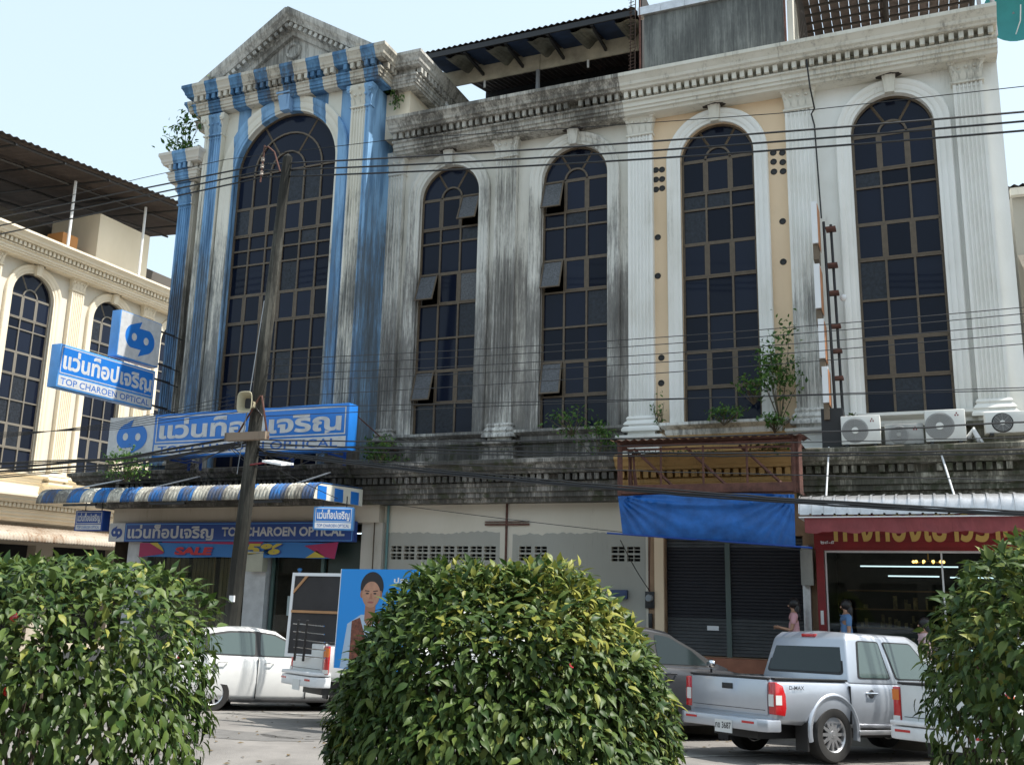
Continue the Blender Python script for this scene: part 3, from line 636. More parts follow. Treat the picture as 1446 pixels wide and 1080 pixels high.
# ragged lower render, proud of the wall
def ragged(x0, x1, zt, holes, seed):
    rr = random.Random(seed); b = MB(); n = 60; top = []
    zz = zt
    for i in range(n+1):
        zz += rr.uniform(-.02, .02); zz = zt+(zz-zt)*.8; top.append((x0+(x1-x0)*i/n, zz+.012*math.sin(i*1.7)))
    xs = sorted({x0, x1, *[h[0] for h in holes], *[h[1] for h in holes]}); zs = sorted({.55, 3.25, *[h[2] for h in holes], *[h[3] for h in holes]})
    for i in range(len(xs)-1):
        for j in range(len(zs)-1):
            cx, cz = (xs[i]+xs[i+1])/2, (zs[j]+zs[j+1])/2
            if any(h[0] < cx < h[1] and h[2] < cz < h[3] for h in holes): continue
            b.quad((xs[i], -.306, zs[j]), (xs[i+1], -.306, zs[j]), (xs[i+1], -.306, zs[j+1]), (xs[i], -.306, zs[j+1]))
    for (xa, za), (xb, zb_) in zip(top, top[1:]): b.quad((xa, -.306, 3.25), (xb, -.306, 3.25), (xb, -.306, zb_), (xa, -.306, za))
    for (xa, za), (xb, zb_) in zip(top, top[1:]): b.quad((xa, -.306, za), (xb, -.306, zb_), (xb, -.299, zb_+.004), (xa, -.299, za+.004))
    return b
ragged(-11.42, -8.52, 3.48, [h for h in holes if h[1] < -8.5], 1).build('bare_render', M_cement, gh)
ragged(-8.22, -5.25, 3.45, [h for h in holes if h[0] > -8.3 and h[1] < -5.25], 4).build('bare_render', M_cement, gh)
b = MB(); b.box(-8.385, -8.345, -.34, -.30, 2.75, 4.12); b.box(-8.88, -8.386, -.345, -.30, 3.63, 3.67); b.box(-8.344, -7.83, -.345, -.30, 3.63, 3.67); b.box(-8.88, -8.386, -.345, -.30, 3.70, 3.72); b.box(-8.344, -7.83, -.345, -.30, 3.70, 3.72)
b.build('metal_channel', M_rust, gh)
b = MB(); b.tube((-11.32, -.36, .5), (-11.32, -.36, 4.1), .03, 8); b.build('downpipe', mat('green_pipe', (.10, .20, .20), .5), gh, smooth=True)
# meter, switch and drop cable on the grey wall
mt = thing('electricity_meter', 'black round-faced electricity meter on the grey wall beside the roller shutters', 'meter', (-5.16, -.36, 2.05))
b = MB(); b.box(-5.25, -5.06, -.38, -.30, 1.95, 2.28); b.build('back_box', M_black, mt, bevel=.01)
b = MB(); b.lathe([(.0001, -.08), (.06, -.08), (.075, -.06), (.078, 0)], 16, 'y', (-5.155, -.38, 2.15)); b.build('dial', mat('meter_glass', (.25, .26, .26), .1), mt, smooth=True)
b = MB(); b.box(-5.19, -5.11, -.37, -.3, 1.55, 1.85); b.build('switch', M_black, mt, bevel=.015)
b = MB(); b.path([(-5.155, -.36, 2.28), (-5.16, -.36, 2.6), (-5.14, -.36, 3.45)], .014); b.build('conduit', M_rust, mt)
bx = MB(); bx.box(-6.0, -5.62, -.42, -.307, 2.12, 2.30); props(bx.build('letterbox', mat('navy_metal', (.03, .05, .12), .5), loc=(-5.8, -.36, 2.1), bevel=.01), 'small dark blue metal box on the grey wall behind the middle bush', 'box')
# peach house: roller shutters in a rendered frame
rs = ph
b = MB(); wall_holes(b, -5.2, -2.0, .5, 4.12, [(-4.86, -2.13, 1.05, 3.40)], -.28, .35); b.build('ground_wall', mat('tan_render', (.40, .26, .16), .85, var=.3), rs)
b = MB(); b.box(-5.06, -4.87, -.34, -.278, .9, 3.6); b.build('door_frame', M_peach, rs)
sl = MB(); 
def slat_mesh(wd):
    k = ('slat', wd)
    if k not in _pc:
        b = MB(); pr = [(-.0, 0), (-.016, .012), (-.018, .045), (-.004, .06), (0, .066)]
        b.add([(0, y, z) for y, z in pr]+[(wd, y, z) for y, z in pr], [(i, len(pr)+i, len(pr)+i+1, i+1) for i in range(len(pr)-1)])
        _pc[k] = b.mesh('slat', smooth=True)
    return _pc[k]
M_sh1 = mat('shutter_steel', (.085, .09, .095), .5, .3, var=.3); M_sh2 = mat('shutter_dark', (.022, .022, .028), .6, .2)
for k, (xa, xb, lab) in enumerate(((-4.85, -3.66, 'left roller shutter, dark upper half and grey lower slats, white sticker'), (-3.56, -2.13, 'right roller shutter, wider, dark upper half and grey lower slats'))):
    so_ = bpy.data.objects.new('roller_shutter', None); link(so_, ph); so_.location = (0, 0, 0); OFF[so_.name] = OFF[ph.name]; so_['label'] = lab
    for i in range(35):
        z = 1.06+i*.066; m = M_sh1 if (z < 1.75 or z > 3.15) else M_sh2
        key = ('sl', k, m.name)
        if key not in _pc: me = slat_mesh(xb-xa).copy(); me.materials.append(m); _pc[key] = me
        put(_pc[key], 'slat', so_, (xa, -.10, z))
b = MB(); b.box(-3.66, -3.56, -.17, -.06, 1.05, 3.4); b.build('shutter_post', mat('shutter_post_green', (.10, .13, .12), .5, .3), ph)
b = MB(); b.box(-4.05, -3.82, -.125, -.122, 1.55, 1.64); b.build('sticker', M_letterw, ph)
b = MB(); b.sweep([(-5.0, .0), (-5.0, -.55), (-2.0, -.55), (-2.0, 0)], [(0, .55), (0, 1.04), (-.02, 1.05)]); b.box(-4.98, -2.02, -.53, 0, 1.0, 1.048); b.build('plinth', M_terra, ph)
b = MB(); b.sweep([(-4.98, -.3), (-4.98, -.85), (-2.02, -.85), (-2.02, -.3)], [(0, .55), (0, .80)]); b.box(-4.97, -2.03, -.84, -.5, .75, .798); b.build('step', M_terra, ph)
# silvery post and grey cabinet between the shutters and the gold shop
b = MB(); b.box(-2.13, -1.98, -.62, -.44, .55, 3.2); props(b.build('steel_post', M_galv, loc=(-2.05, -.53, .55), bevel=.02), 'shiny wrapped steel post between the roller shutters and the red shop post', 'post')
b = MB(); b.box(-2.12, -1.9, -.9, -.64, 2.45, 3.12); props(b.build('grey_cabinet', mat('grey_cabinet_paint', (.30, .30, .28), .5, var=.2), loc=(-2.0, -.75, 2.45), bevel=.015), 'tall grey metal meter cabinet fixed at the left of the red fascia', 'cabinet')
b = MB(); b.box(-1.98, -1.86, -.5, 0, .55, 4.1); b.build('pier', mat('tan_render', (.4, .26, .16)), wh)
# gold shop: red fascia, red post, show window with counters inside
b = MB(); b.box(-1.86, 2.0, -.86, -.70, 3.10, 3.75)
for i in range(5): b.box(-1.86, 2.0, -.872, -.862, 3.13+i*.12, 3.135+i*.12)
fa = b.build('fascia', M_red, wh)
text(fa, 'ห้างทองเยาวราช', -1.50, 1.55, 3.25, 3.98, Pl('y', -.876), M_gold, offset=.03)
text(fa, '๒๔-๕', -1.74, -1.50, 3.21, 3.27, Pl('y', -.876), M_letterw)
b = MB(); b.box(-1.84, -1.70, -.85, -.70, .55, 3.10); b.build('red_post', M_red, wh)
b = MB(); b.box(-1.80, -1.745, -.856, -.852, 1.75, 2.0); b.build('notice', M_letterw, wh)
b = MB(); b.box(-1.69, 2.0, -.74, -.70, 3.06, 3.098); b.box(-1.69, -1.66, -.74, -.70, 1.0, 3.06); b.box(.3, .33, -.74, -.70, 1.0, 3.06); b.box(1.97, 2.0, -.74, -.70, 1.0, 3.06); b.box(-1.69, 2.0, -.76, -.70, .96, 1.0); b.build('shop_window_frame', M_whitemetal, wh)
M_clear = bpy.data.materials.new('clear_glass'); M_clear.use_nodes = True; N, L = nodes(M_clear); N.clear()
o_ = N.new('ShaderNodeOutputMaterial'); mx = N.new('ShaderNodeMixShader'); gl = N.new('ShaderNodeBsdfGlossy'); gl.inputs['Roughness'].default_value = .02; tr = N.new('ShaderNodeBsdfTransparent'); tr.inputs[0].default_value = (.72, .78, .76, 1)
fr = N.new('ShaderNodeFresnel'); fr.inputs[0].default_value = 1.38; L.new(fr.outputs[0], mx.inputs[0]); L.new(tr.outputs[0], mx.inputs[1]); L.new(gl.outputs[0], mx.inputs[2]); L.new(mx.outputs[0], o_.inputs[0])
for xa, xb in ((-1.66, .3), (.33, 1.97)): b = MB(); b.box(xa, xb, -.725, -.715, 1.0, 3.06); b.build('shop_pane', M_clear, wh)
b = MB(); b.box(-1.69, 2.0, -.73, -.70, .55, .96); b.build('stall_riser', M_maroon, wh)
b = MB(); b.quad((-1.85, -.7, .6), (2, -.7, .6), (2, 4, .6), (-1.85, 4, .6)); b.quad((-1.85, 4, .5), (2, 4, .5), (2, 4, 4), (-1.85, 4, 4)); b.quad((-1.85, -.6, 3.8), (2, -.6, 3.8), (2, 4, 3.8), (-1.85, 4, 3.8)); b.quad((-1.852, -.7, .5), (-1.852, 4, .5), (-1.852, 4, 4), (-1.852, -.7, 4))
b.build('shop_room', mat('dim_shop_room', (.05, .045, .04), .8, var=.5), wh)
M_tube = mat('lit_tube', (.75, .9, 1.0), .3, emit=1.2)
M_warm = mat('lit_bulb', (1.0, .55, .15), .3, emit=3.5)
for x, y, z, l in ((-.2, 2.5, 2.72, 1.0), (.9, 2.2, 2.7, .8), (-.6, .8, 1.32, 1.1), (.8, .8, 1.32, 1.2), (-.3, 3.4, 2.95, 2.0)):
    b = MB(); b.tube((x-l/2, y, z), (x+l/2, y, z), .014, 6); props(b.build('strip_light', M_tube, loc=(x, y, z)), {-.2: 'long lit strip light at ceiling height near the chandelier', .9: 'lit strip light deeper in the gold shop to the right', -.6: 'low lit strip light in the left display counter', .8: 'low lit strip light in the right display counter', -.3: 'farthest and longest strip light at the back of the gold shop'}[x], 'light', 'strip lights inside the gold shop')
for x, xb, i in ((-1.2, .1, 0), (.25, 1.7, 1)):
    t = thing('display_counter', ('lit glass display counter behind the left shop pane', 'lit glass display counter behind the right shop pane near the bush')[i], 'counter', (x, .4, .6), group='gold shop counters')
    b = MB(); b.box(x, xb, .4, 1.0, .6, 1.15); b.build('base', M_maroon, t); b = MB(); b.box(x, xb, .4, 1.0, 1.16, 1.45); b.build('glass_case', M_clear, t)
    b = MB(); b.box(x+.05, xb-.05, .5, .9, 1.17, 1.19); b.build('tray', mat('gold_tray', (.6, .35, .08), .5), t)
t = thing('wall_shelving', 'dark shelf rack with goods at the back of the gold shop', 'shelves', (-.2, 3.6, .6))
for z in (1.2, 1.6, 2.0, 2.4): b = MB(); b.box(-1.6, 1.9, 3.3, 3.7, z, z+.03); b.build('shelf', M_wood, t)
b = MB()
for i in range(70):
    x = random.uniform(-1.5, 1.8); z = random.choice((1.23, 1.63, 2.03)); s_ = random.uniform(.04, .1); b.box(x, x+s_, 3.4, 3.5, z, z+random.uniform(.08, .28))
b.build('goods', mat('shop_goods', (.60, .42, .16), .4, var=.9, vscale=9), t, kind='stuff')
t = thing('chandelier', 'small lit gold chandelier behind the shop glass under the red fascia', 'chandelier', (.1, .8, 3.0))
b = MB(); b.tube((.1, .8, 3.0), (.1, .8, 3.75), .012, 6)
for i in range(10): a = 2*PI*i/10; b.tube((.1, .8, 2.98), (.1+.27*math.cos(a), .8+.27*math.sin(a), 2.93), .008, 4)
b.build('frame', M_gold, t)
b = MB()
for i in range(10): a = 2*PI*i/10; b.sphere((.1+.27*math.cos(a), .8+.27*math.sin(a), 2.96), .028, 8)
b.build('bulbs', M_warm, t, kind='stuff')
# metal awning over the gold shop, valance, hanger rods
t = thing('metal_awning', 'curved ribbed white metal awning over the red gold shop fascia', 'awning', (-1.9, -2.4, 3.9))
pr = [(-.9, 4.10), (-2.1, 3.97)] + [(-2.1-.30*math.sin(R(a)), 3.97-.34*(1-math.cos(R(a)))) for a in (15, 30, 45, 60, 75, 90)]
pr = [(y+.0, z) for y, z in pr]
for i in range(20):
    x0 = -1.95+i*.2; b = MB(); P = pr; n = len(P)
    for xa, xb, off in ((x0, x0+.018, .02), (x0+.018, x0+.182, 0), (x0+.182, x0+.199, .02)):
        b.add([(xa, y-off, z+off) for y, z in P]+[(xb, y-off, z+off) for y, z in P], [(j, n+j, n+j+1, j+1) for j in range(n-1)])
    b.build('awning_panel', M_galv, t, smooth=True, angle=50)
b = MB(); b.box(-1.95, 2.05, -2.42, -.9, 3.58, 3.60); b.build('soffit', M_whitemetal, t)
b = MB(); n = 40; vs = []
for i in range(n+1): x = -1.86+3.9*i/n; vs += [(x, -2.36+.012*math.sin(i*1.3), 3.585), (x, -2.34+.02*math.sin(i*1.1+1), 3.33-.02*math.sin(i*.9)+.02*(i % 7 == 3))]
b.add(vs, [(2*i, 2*i+2, 2*i+3, 2*i+1) for i in range(n)]); b.build('valance', M_maroon, t)
for (x, z, x2, z2) in ((-1.5, 5.0, -1.53, 4.02), (.41, 4.88, .57, 3.98)):
    b = MB(); b.tube((x, -1.05, z), (x2, -1.75, z2), .018, 8); b.build('hanger_rod', M_whitemetal, t)
# blue and white awning
M_awn = grime('striped_awning_sheet', (.62, .60, .52), dirt=(.12, .11, .10), amount=.75, stripes=(-19.3, .82), blue=(.03, .20, .55))
t = thing('striped_awning', 'long blue and white striped awning sheet above the optician shop front', 'awning', (-15, -2.6, 4.1))
curved_awning(t, -19.45, -11.62, -1.05, -2.95, 4.42, 4.36, M_awn, name='awning_sheet', rib=.012, pitch=.09, drop=.32)
b = MB(); pr2 = [(-1.05, 4.40), (-2.73, 4.35)] + [(-2.73-.24*math.sin(R(a)), 4.34-.32*(1-math.cos(R(a)))) for a in (20, 40, 60, 80)] + [(-2.97, 4.02), (-1.05, 4.02)]
b.add([(-11.61, y, z) for y, z in pr2], [tuple(range(len(pr2)))]); b.build('end_cheek', grime('awning_cheek', (.66, .64, .56), dirt=(.2, .2, .2), amount=.2), t)
for i, y in enumerate((-2.85, -2.2, -1.55)):
    b = MB(); b.box(-11.608, -11.60, y, y+.33, 4.03, 4.31); b.build('cheek_stripe', M_blue, t)
for x in (-18.6, -16.0, -13.4): b = MB(); b.box(x, x+1.0, -2.96, -2.90, 3.95, 4.0); b.build('edge_batten', M_steel, t)
for xa, xb in ((-16.62, -16.03), (-19.19, -18.24), (-12.62, -12.33)): b = MB(); b.tube((xa, -2.3, 4.40), (xb, -1.25, 4.80), .02, 8); b.build('hanger_rod', M_whitemetal, t)
# optician ground floor
b = MB(); b.box(-19.4, -11.45, -.55, .1, 3.70, 4.10); b.build('beam', M_beige, bh)
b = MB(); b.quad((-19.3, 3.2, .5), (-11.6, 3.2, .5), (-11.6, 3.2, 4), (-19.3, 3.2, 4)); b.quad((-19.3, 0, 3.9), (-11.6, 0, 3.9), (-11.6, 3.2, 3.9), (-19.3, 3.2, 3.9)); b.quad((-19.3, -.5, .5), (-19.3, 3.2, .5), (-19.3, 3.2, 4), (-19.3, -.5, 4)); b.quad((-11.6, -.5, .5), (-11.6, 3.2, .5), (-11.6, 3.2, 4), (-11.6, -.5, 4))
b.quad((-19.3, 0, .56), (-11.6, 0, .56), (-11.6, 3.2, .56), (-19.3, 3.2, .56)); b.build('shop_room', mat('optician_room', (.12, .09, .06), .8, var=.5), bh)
for xa, xb, m in ((-18.9, -18.45, M_signw), (-15.15, -14.55, M_signw), (-11.95, -11.4, grime('shop_pillar', (.50, .47, .42), amount=.3, dirt=(.2, .15, .1)))): b = MB(); b.box(xa, xb, -.45, .05, .5, 3.70); b.build('pillar', m, bh)
for xa, xb in ((-18.45, -17.4), (-17.37, -16.3), (-16.27, -15.2)): b = MB(); b.box(xa, xb, -.21, -.2, .6, 3.6); b.build('shop_pane', M_clear, bh)
for i in range(26):
    x = -18.4+i*.125; b = MB(); b.add([(x, .3, 1.2), (x+.05, .26, 1.2), (x+.11, .3, 1.2), (x, .3, 3.4), (x+.05, .26, 3.4), (x+.11, .3, 3.4)], [(0, 1, 4, 3), (1, 2, 5, 4)]); b.build('curtain_strip', mat('beige_blind', (.42, .30, .17), .8) if i % 7 else M_dark, bh)
# door with frame, poster
b = MB(); b.box(-14.5, -14.42, -.3, -.2, .55, 3.0); b.box(-13.1, -13.02, -.3, -.2, .55, 3.0); b.box(-14.42, -13.1, -.3, -.2, 2.92, 3.0); b.build('door_frame', mat('green_aluminium', (.07, .12, .11), .5), bh)
b = MB(); b.box(-14.42, -13.1, -.26, -.25, .6, 2.92); b.build('glass_door', M_clear, bh)
b = MB(); b.box(-14.0, -13.62, -.275, -.27, 1.55, 2.0); po_ = b.build('notice', mat('pale_notice', (.42, .50, .50), .6), bh)
b = MB(); b.box(-12.9, -12.0, -.3, -.28, .56, 3.3); b.build('dark_panel', mat('dark_green_panel', (.02, .035, .03), .4), bh)
for i in range(5):
    b = MB(); b.box(-14.3, -12.2, 2.9, 3.1, 1.0+.42*i, 1.03+.42*i); b.build('shelf', M_wood, bh)
b = MB()
for i in range(60): x = random.uniform(-14.3, -12.2); z = 1.03+.42*random.randrange(5); b.box(x, x+.12, 2.95, 3.0, z, z+.1)
b.build('spectacle_stock', mat('shelf_goods', (.35, .27, .15), .6, var=.8, vscale=8), bh, kind='stuff')
for x in (-17.5, -13.4): b = MB(); b.tube((x-.6, 1.8, 3.6), (x+.6, 1.8, 3.6), .015, 6); props(b.build('strip_light', M_tube, loc=(x, 1.8, 3.6)), 'lit strip light on the optician ceiling behind the '+('left curtains' if x < -15 else 'glass door'), 'light', 'strip lights inside the optician')
t = thing('meter_box', 'cream metal meter box on the white pillar under the sale banner', 'box', (-14.75, -.6, 2.6))
b = MB(); b.box(-14.98, -14.5, -.68, -.46, 2.55, 2.98); b.build('casing', mat('cream_metal', (.50, .50, .40), .5, var=.15), t, bevel=.012)
b = MB(); b.box(-15.0, -14.48, -.70, -.45, 2.985, 3.02); b.build('lid', mat('cream_metal', (.5, .5, .4)), t)
# fascia sign and sale banner
TH = 'แว่นท็อปเจริญ'; EN = 'TOP CHAROEN OPTICAL'
t = thing('fascia_sign', 'long navy fascia sign with Thai and English lettering under the striped awning', 'sign', (-15.7, -.6, 3.25))
b = MB(); b.box(-18.83, -12.0, -.70, -.56, 3.25, 3.72); b.build('board', M_navy, t)
b = MB(); b.box(-19.36, -18.84, -.69, -.56, 3.25, 3.72); b.build('logo_board', M_signw, t)
pl = Pl('y', -.704)
logo(t, -19.10, 3.48, .19, Pl('y', -.694), M_navy, M_signw)
text(t, TH, -18.72, -16.0, 3.27, 3.68, pl, M_signw, .03); text(t, EN, -15.75, -12.25, 3.38, 3.60, pl, M_signw, .035)
b = MB(); b.add([pl(*p) for p in ((-18.8, 3.27), (-12.04, 3.27), (-12.04, 3.69), (-18.8, 3.69), (-18.78, 3.285), (-12.06, 3.285), (-12.06, 3.675), (-18.78, 3.675))], [(0, 1, 5, 4), (1, 2, 6, 5), (2, 3, 7, 6), (3, 0, 4, 7)]); b.build('border_line', M_bluel, t)
t = thing('sale_banner', 'blue and magenta sale banner hanging under the navy fascia sign', 'banner', (-15.3, -.66, 2.85))
def wavy(pts, y, n, m, name='cloth', amp=.012):
    (xa, za, xb, zb_), (xc, zc, xd, zd) = pts; vs = []
    for i in range(n+1):
        f = i/n
        for j in range(4):
            g = j/3; xt = xa+(xb-xa)*f; zt_ = za+(zb_-za)*f; xo = xc+(xd-xc)*f; zo = zc+(zd-zc)*f
            vs.append((xt+(xo-xt)*g, y+amp*math.sin(i*.9+j), zt_+(zo-zt_)*g+.01*math.sin(i*.31)))
    b = MB(); b.add(vs, [(i*4+j, (i+1)*4+j, (i+1)*4+j+1, i*4+j+1) for i in range(n) for j in range(3)]); return b.build(name, m, t, smooth=True)
wavy(((-18.3, 3.22, -12.42, 3.24), (-18.3, 2.87, -12.5, 2.88)), -.66, 60, mat('banner_blue', (.02, .16, .45), .5), amp=.006)
pf = Pl('y', -.674); M_mag = mat('banner_magenta', (.36, .012, .09), .5); M_yel = mat('banner_yellow', (.55, .42, .05), .5)
poly_part(t, 'banner_corner', [(-18.31, 2.86), (-17.55, 2.95), (-17.5, 3.0), (-18.0, 3.22), (-18.31, 3.22)], pf, M_mag)
poly_part(t, 'banner_corner', [(-18.0, 3.22), (-17.5, 2.99), (-17.6, 3.12), (-17.75, 3.23)], pf, M_yel)
poly_part(t, 'banner_stripe', [(-17.6, 3.235), (-14.6, 3.17), (-14.5, 3.25), (-17.6, 3.25)], pf, M_mag)
poly_part(t, 'banner_corner', [(-13.35, 3.16), (-12.42, 3.25), (-12.5, 2.86), (-12.75, 2.9)], pf, M_mag)
poly_part(t, 'banner_corner', [(-13.3, 2.88), (-12.75, 2.89), (-13.0, 3.05)], pf, M_yel)
text(t, 'SALE', -17.12, -15.98, 2.91, 3.10, pf, M_navy, .06, italic=.05); text(t, 'SALE', -17.16, -16.02, 2.93, 3.12, Pl('y', -.68), mat('banner_red', (.5, .02, .03), .5), .05, italic=.05)
text(t, '5%', -14.95, -13.95, 2.93, 3.19, pf, M_navy, .06, italic=.1); text(t, '5%', -15.0, -14.0, 2.95, 3.21, Pl('y', -.68), M_yel, .05, italic=.1)
# big sign above the awning
t = thing('main_sign', 'largest blue and white optician sign standing on the ledge above the striped awning', 'sign', (-14.5, -1.9, 5.05))
YS = -2.45
b = MB(); b.box(-16.55, -11.2, YS, YS+.35, 5.10, 6.12); b.build('board', M_blue, t, bevel=.01)
b = MB(); b.box(-17.95, -16.56, YS+.01, YS+.35, 5.10, 6.11); b.build('logo_board', M_signw, t)
b = MB(); b.box(-16.5, -11.25, YS-.006, YS-.002, 5.14, 5.40); b.build('lower_panel', M_signw, t)
b = MB(); p_ = Pl('y', YS-.006); b.add([p_(*q) for q in ((-16.48, 5.44), (-11.27, 5.44), (-11.27, 6.06), (-16.48, 6.06), (-16.45, 5.47), (-11.30, 5.47), (-11.30, 6.03), (-16.45, 6.03))], [(0, 1, 5, 4), (1, 2, 6, 5), (2, 3, 7, 6), (3, 0, 4, 7)]); b.build('border_line', M_signw, t)
logo(t, -17.22, 5.62, .48, Pl('y', YS+.004), M_blue, M_signw)
text(t, TH, -16.38, -11.38, 5.44, 6.0, p_, M_signw, .035); text(t, EN, -16.38, -11.45, 5.17, 5.36, Pl('y', YS-.012), M_letterb, .012)
for x in (-17.7, -16.3, -15.95, -13.3, -11.9): b = MB(); b.box(x, x+.05, -1.5, -1.45, 4.9, 5.3); b.box(x, x+.05, -2.12, -1.5, 5.06, 5.10); b.build('support_leg', M_navy, t)
b = MB(); b.tube((-11.25, -2.2, 5.95), (-11.3, -.2, 5.4), .015, 6); b.build('stay_rod', M_rust, t)
# two projecting signs
for (ya, yb, za, zb_, kind) in ((-3.0, -1.62, 7.50, 8.64, 0), (-4.62, -1.68, 6.42, 7.40, 1)):
    t = thing('projecting_sign', ('square white projecting sign with the blue two-eyed emblem', 'long blue projecting sign with Thai lettering below the square emblem sign')[kind], 'sign', (-17.55, yb, za))
    b = MB(); b.box(-17.70, -17.42, ya, yb, za, zb_); b.build('box', M_bluel, t, bevel=.01)
    px = Pl('x', -17.414)
    if kind == 0:
        b = MB(); b.box(-17.419, -17.415, ya+.02, yb-.02, za+.03, zb_-.02); b.build('face', M_signw, t)
        logo(t, (ya+yb)/2, (za+zb_)/2, .50, px, M_blue, M_signw)
    else:
        b = MB(); b.box(-17.419, -17.415, ya+.04, yb-.04, za+.04, za+.27); b.build('face', M_signw, t)
        b = MB(); b.box(-17.419, -17.415, ya+.04, yb-.04, za+.31, zb_-.04); b.build('face', M_blue, t)
        b = MB(); A = (ya+.05, za+.32, yb-.05, zb_-.05); c_ = .02
        b.add([px(*q) for q in ((A[0], A[1]), (A[2], A[1]), (A[2], A[3]), (A[0], A[3]), (A[0]+c_, A[1]+c_), (A[2]-c_, A[1]+c_), (A[2]-c_, A[3]-c_), (A[0]+c_, A[3]-c_))], [(0, 1, 5, 4), (1, 2, 6, 5), (2, 3, 7, 6), (3, 0, 4, 7)]); b.build('border_line', M_signw, t)
        text(t, TH, ya+.12, yb-.1, za+.34, zb_-.10, px, M_signw, .035); text(t, EN, ya+.10, yb-.12, za+.075, za+.225, px, M_letterb, .01)
    for z in (za+.15, zb_-.15):
        b = MB(); b.tube((-17.56, yb, z), (-17.56, -.9, z), .025, 6); b.tube((-17.56, yb+.1, z), (-17.3, -.98, z-.12), .015, 6); b.build('bracket', M_steel, t)
# small signs hanging under the awning
for (xc, lit, lab) in ((-11.45, 1, 'small box sign hanging under the right end of the striped awning'), (-18.2, 0, 'small shaded box sign hanging under the left end of the striped awning')):  # the shaded sign gets darker copies of the colours, shade painted in
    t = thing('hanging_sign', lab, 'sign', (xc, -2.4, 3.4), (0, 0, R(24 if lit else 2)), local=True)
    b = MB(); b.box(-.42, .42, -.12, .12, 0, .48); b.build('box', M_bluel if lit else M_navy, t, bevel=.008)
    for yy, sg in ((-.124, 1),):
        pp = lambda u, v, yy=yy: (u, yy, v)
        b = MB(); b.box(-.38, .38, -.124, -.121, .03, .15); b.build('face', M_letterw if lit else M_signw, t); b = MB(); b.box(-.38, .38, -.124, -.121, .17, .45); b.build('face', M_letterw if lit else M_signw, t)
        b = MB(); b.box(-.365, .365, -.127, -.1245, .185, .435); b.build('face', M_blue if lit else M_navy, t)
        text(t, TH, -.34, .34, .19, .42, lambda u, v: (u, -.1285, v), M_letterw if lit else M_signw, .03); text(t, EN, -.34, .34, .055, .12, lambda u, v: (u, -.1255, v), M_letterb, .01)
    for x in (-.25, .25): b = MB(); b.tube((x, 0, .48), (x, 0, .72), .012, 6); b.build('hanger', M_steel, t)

# ================================================================== PEACH HOUSE FRONT: rusty frame, tarpaulin
t = thing('rusty_sign_frame', 'rusty steel box frame of an old sign over the roller shutters', 'frame', (-3.65, -1.9, 4.08))
def bar(t, p, q, w_, m, name='bar'):
    b = MB(); b.tube(p, q, w_*.7, 4); return b.build(name, m, t)
YF = -2.15
for x in (-5.25, -2.02, -1.93): bar(t, (x, YF, 4.05), (x, YF, 5.06), .075, M_rust)
for x in (-4.45, -3.65, -2.85): bar(t, (x, YF, 4.1), (x, YF, 4.95), .03, M_rust)
for z in (4.08, 5.0): bar(t, (-5.27, YF, z), (-1.93, YF, z), .055, M_rust)
bar(t, (-5.27, YF, 4.92), (-1.93, YF, 4.88), .03, M_rust)
for x in (-5.0, -4.0, -3.0): bar(t, (x, YF+.1, 4.95), (x+.85, YF+.1, 4.12), .04, M_rust)
for x in (-5.25, -1.97): bar(t, (x, YF, 5.0), (x, -1.0, 5.0), .05, M_rust); bar(t, (x, YF, 4.1), (x, -.3, 4.1), .05, M_rust)
for k in range(5): bar(t, (-4.95-.07*k, YF+.15+.1*k, 4.1), (-5.05-.05*k+random.uniform(-.05, .05), YF+.2+.1*k, 4.9), .03, M_rust, 'scrap_bar')
b = MB(); n = 90; vs = []
for i in range(n+1): x = -5.4+3.6*i/n; k = .02*math.cos(i*PI/2); vs += [(x, YF-.18, 5.08+k-.02*(i/n)), (x, -1.0, 5.16+k)]
b.add(vs, [(2*i, 2*i+2, 2*i+3, 2*i+1) for i in range(n)]); b.build('corrugated_top', M_rust, t)
b = MB(); b.box(-5.27, -1.95, YF-.02, YF+.02, 4.10, 4.24); b.build('lower_rail', M_rust, t)
# tarpaulin: stretched from its corners, belly and creases
t = thing('blue_tarpaulin', 'creased blue tarpaulin stretched across below the rusty frame', 'tarpaulin', (-3.6, -2.2, 3.1))
nx, nz = 110, 26; vs = []
for i in range(nx+1):
    f = i/nx
    for j in range(nz+1):
        g = j/nz; top = (-5.27+3.24*f, 4.03-.09*math.sin(PI*f)*0+.03*math.sin(PI*f)-.02*f); bot = (-5.15+3.12*f, 3.30-.20*f-.02*math.sin(PI*f))
        x = top[0]*(1-g)+bot[0]*g + .05*math.sin(PI*g)*(1-f)**6*.0; z = top[1]*(1-g)+bot[1]*g
        fan = math.sin(26*math.atan2(g+.04, 3.2*f+.05))*math.exp(-3.0*f)*.045*(1-.5*g)*min(1, f*25) + math.sin(28*math.atan2(g+.04, 3.2*(1-f)+.05))*math.exp(-3.0*(1-f))*.045*(1-.5*g)*min(1, (1-f)*25)
        swag = .075*math.exp(-((g-.06-.20*math.sin(PI*f))/.05)**2)*math.sin(PI*f) + .022*math.sin(9*g+2*f)*math.sin(PI*f)
        y = -2.22-.10*g-.10*math.sin(PI*g)*math.sin(PI*f)-fan-swag
        vs.append((x, y, z))
b = MB(); b.add(vs, [(i*(nz+1)+j, (i+1)*(nz+1)+j, (i+1)*(nz+1)+j+1, i*(nz+1)+j+1) for i in range(nx) for j in range(nz)])
o = b.build('sheet', M_tarp, t, smooth=True, angle=80)
b = MB(); b.tube((-5.45, -2.33, 3.33), (-1.75, -2.33, 3.07), .018, 8); b.build('bottom_rod', M_navy, t)

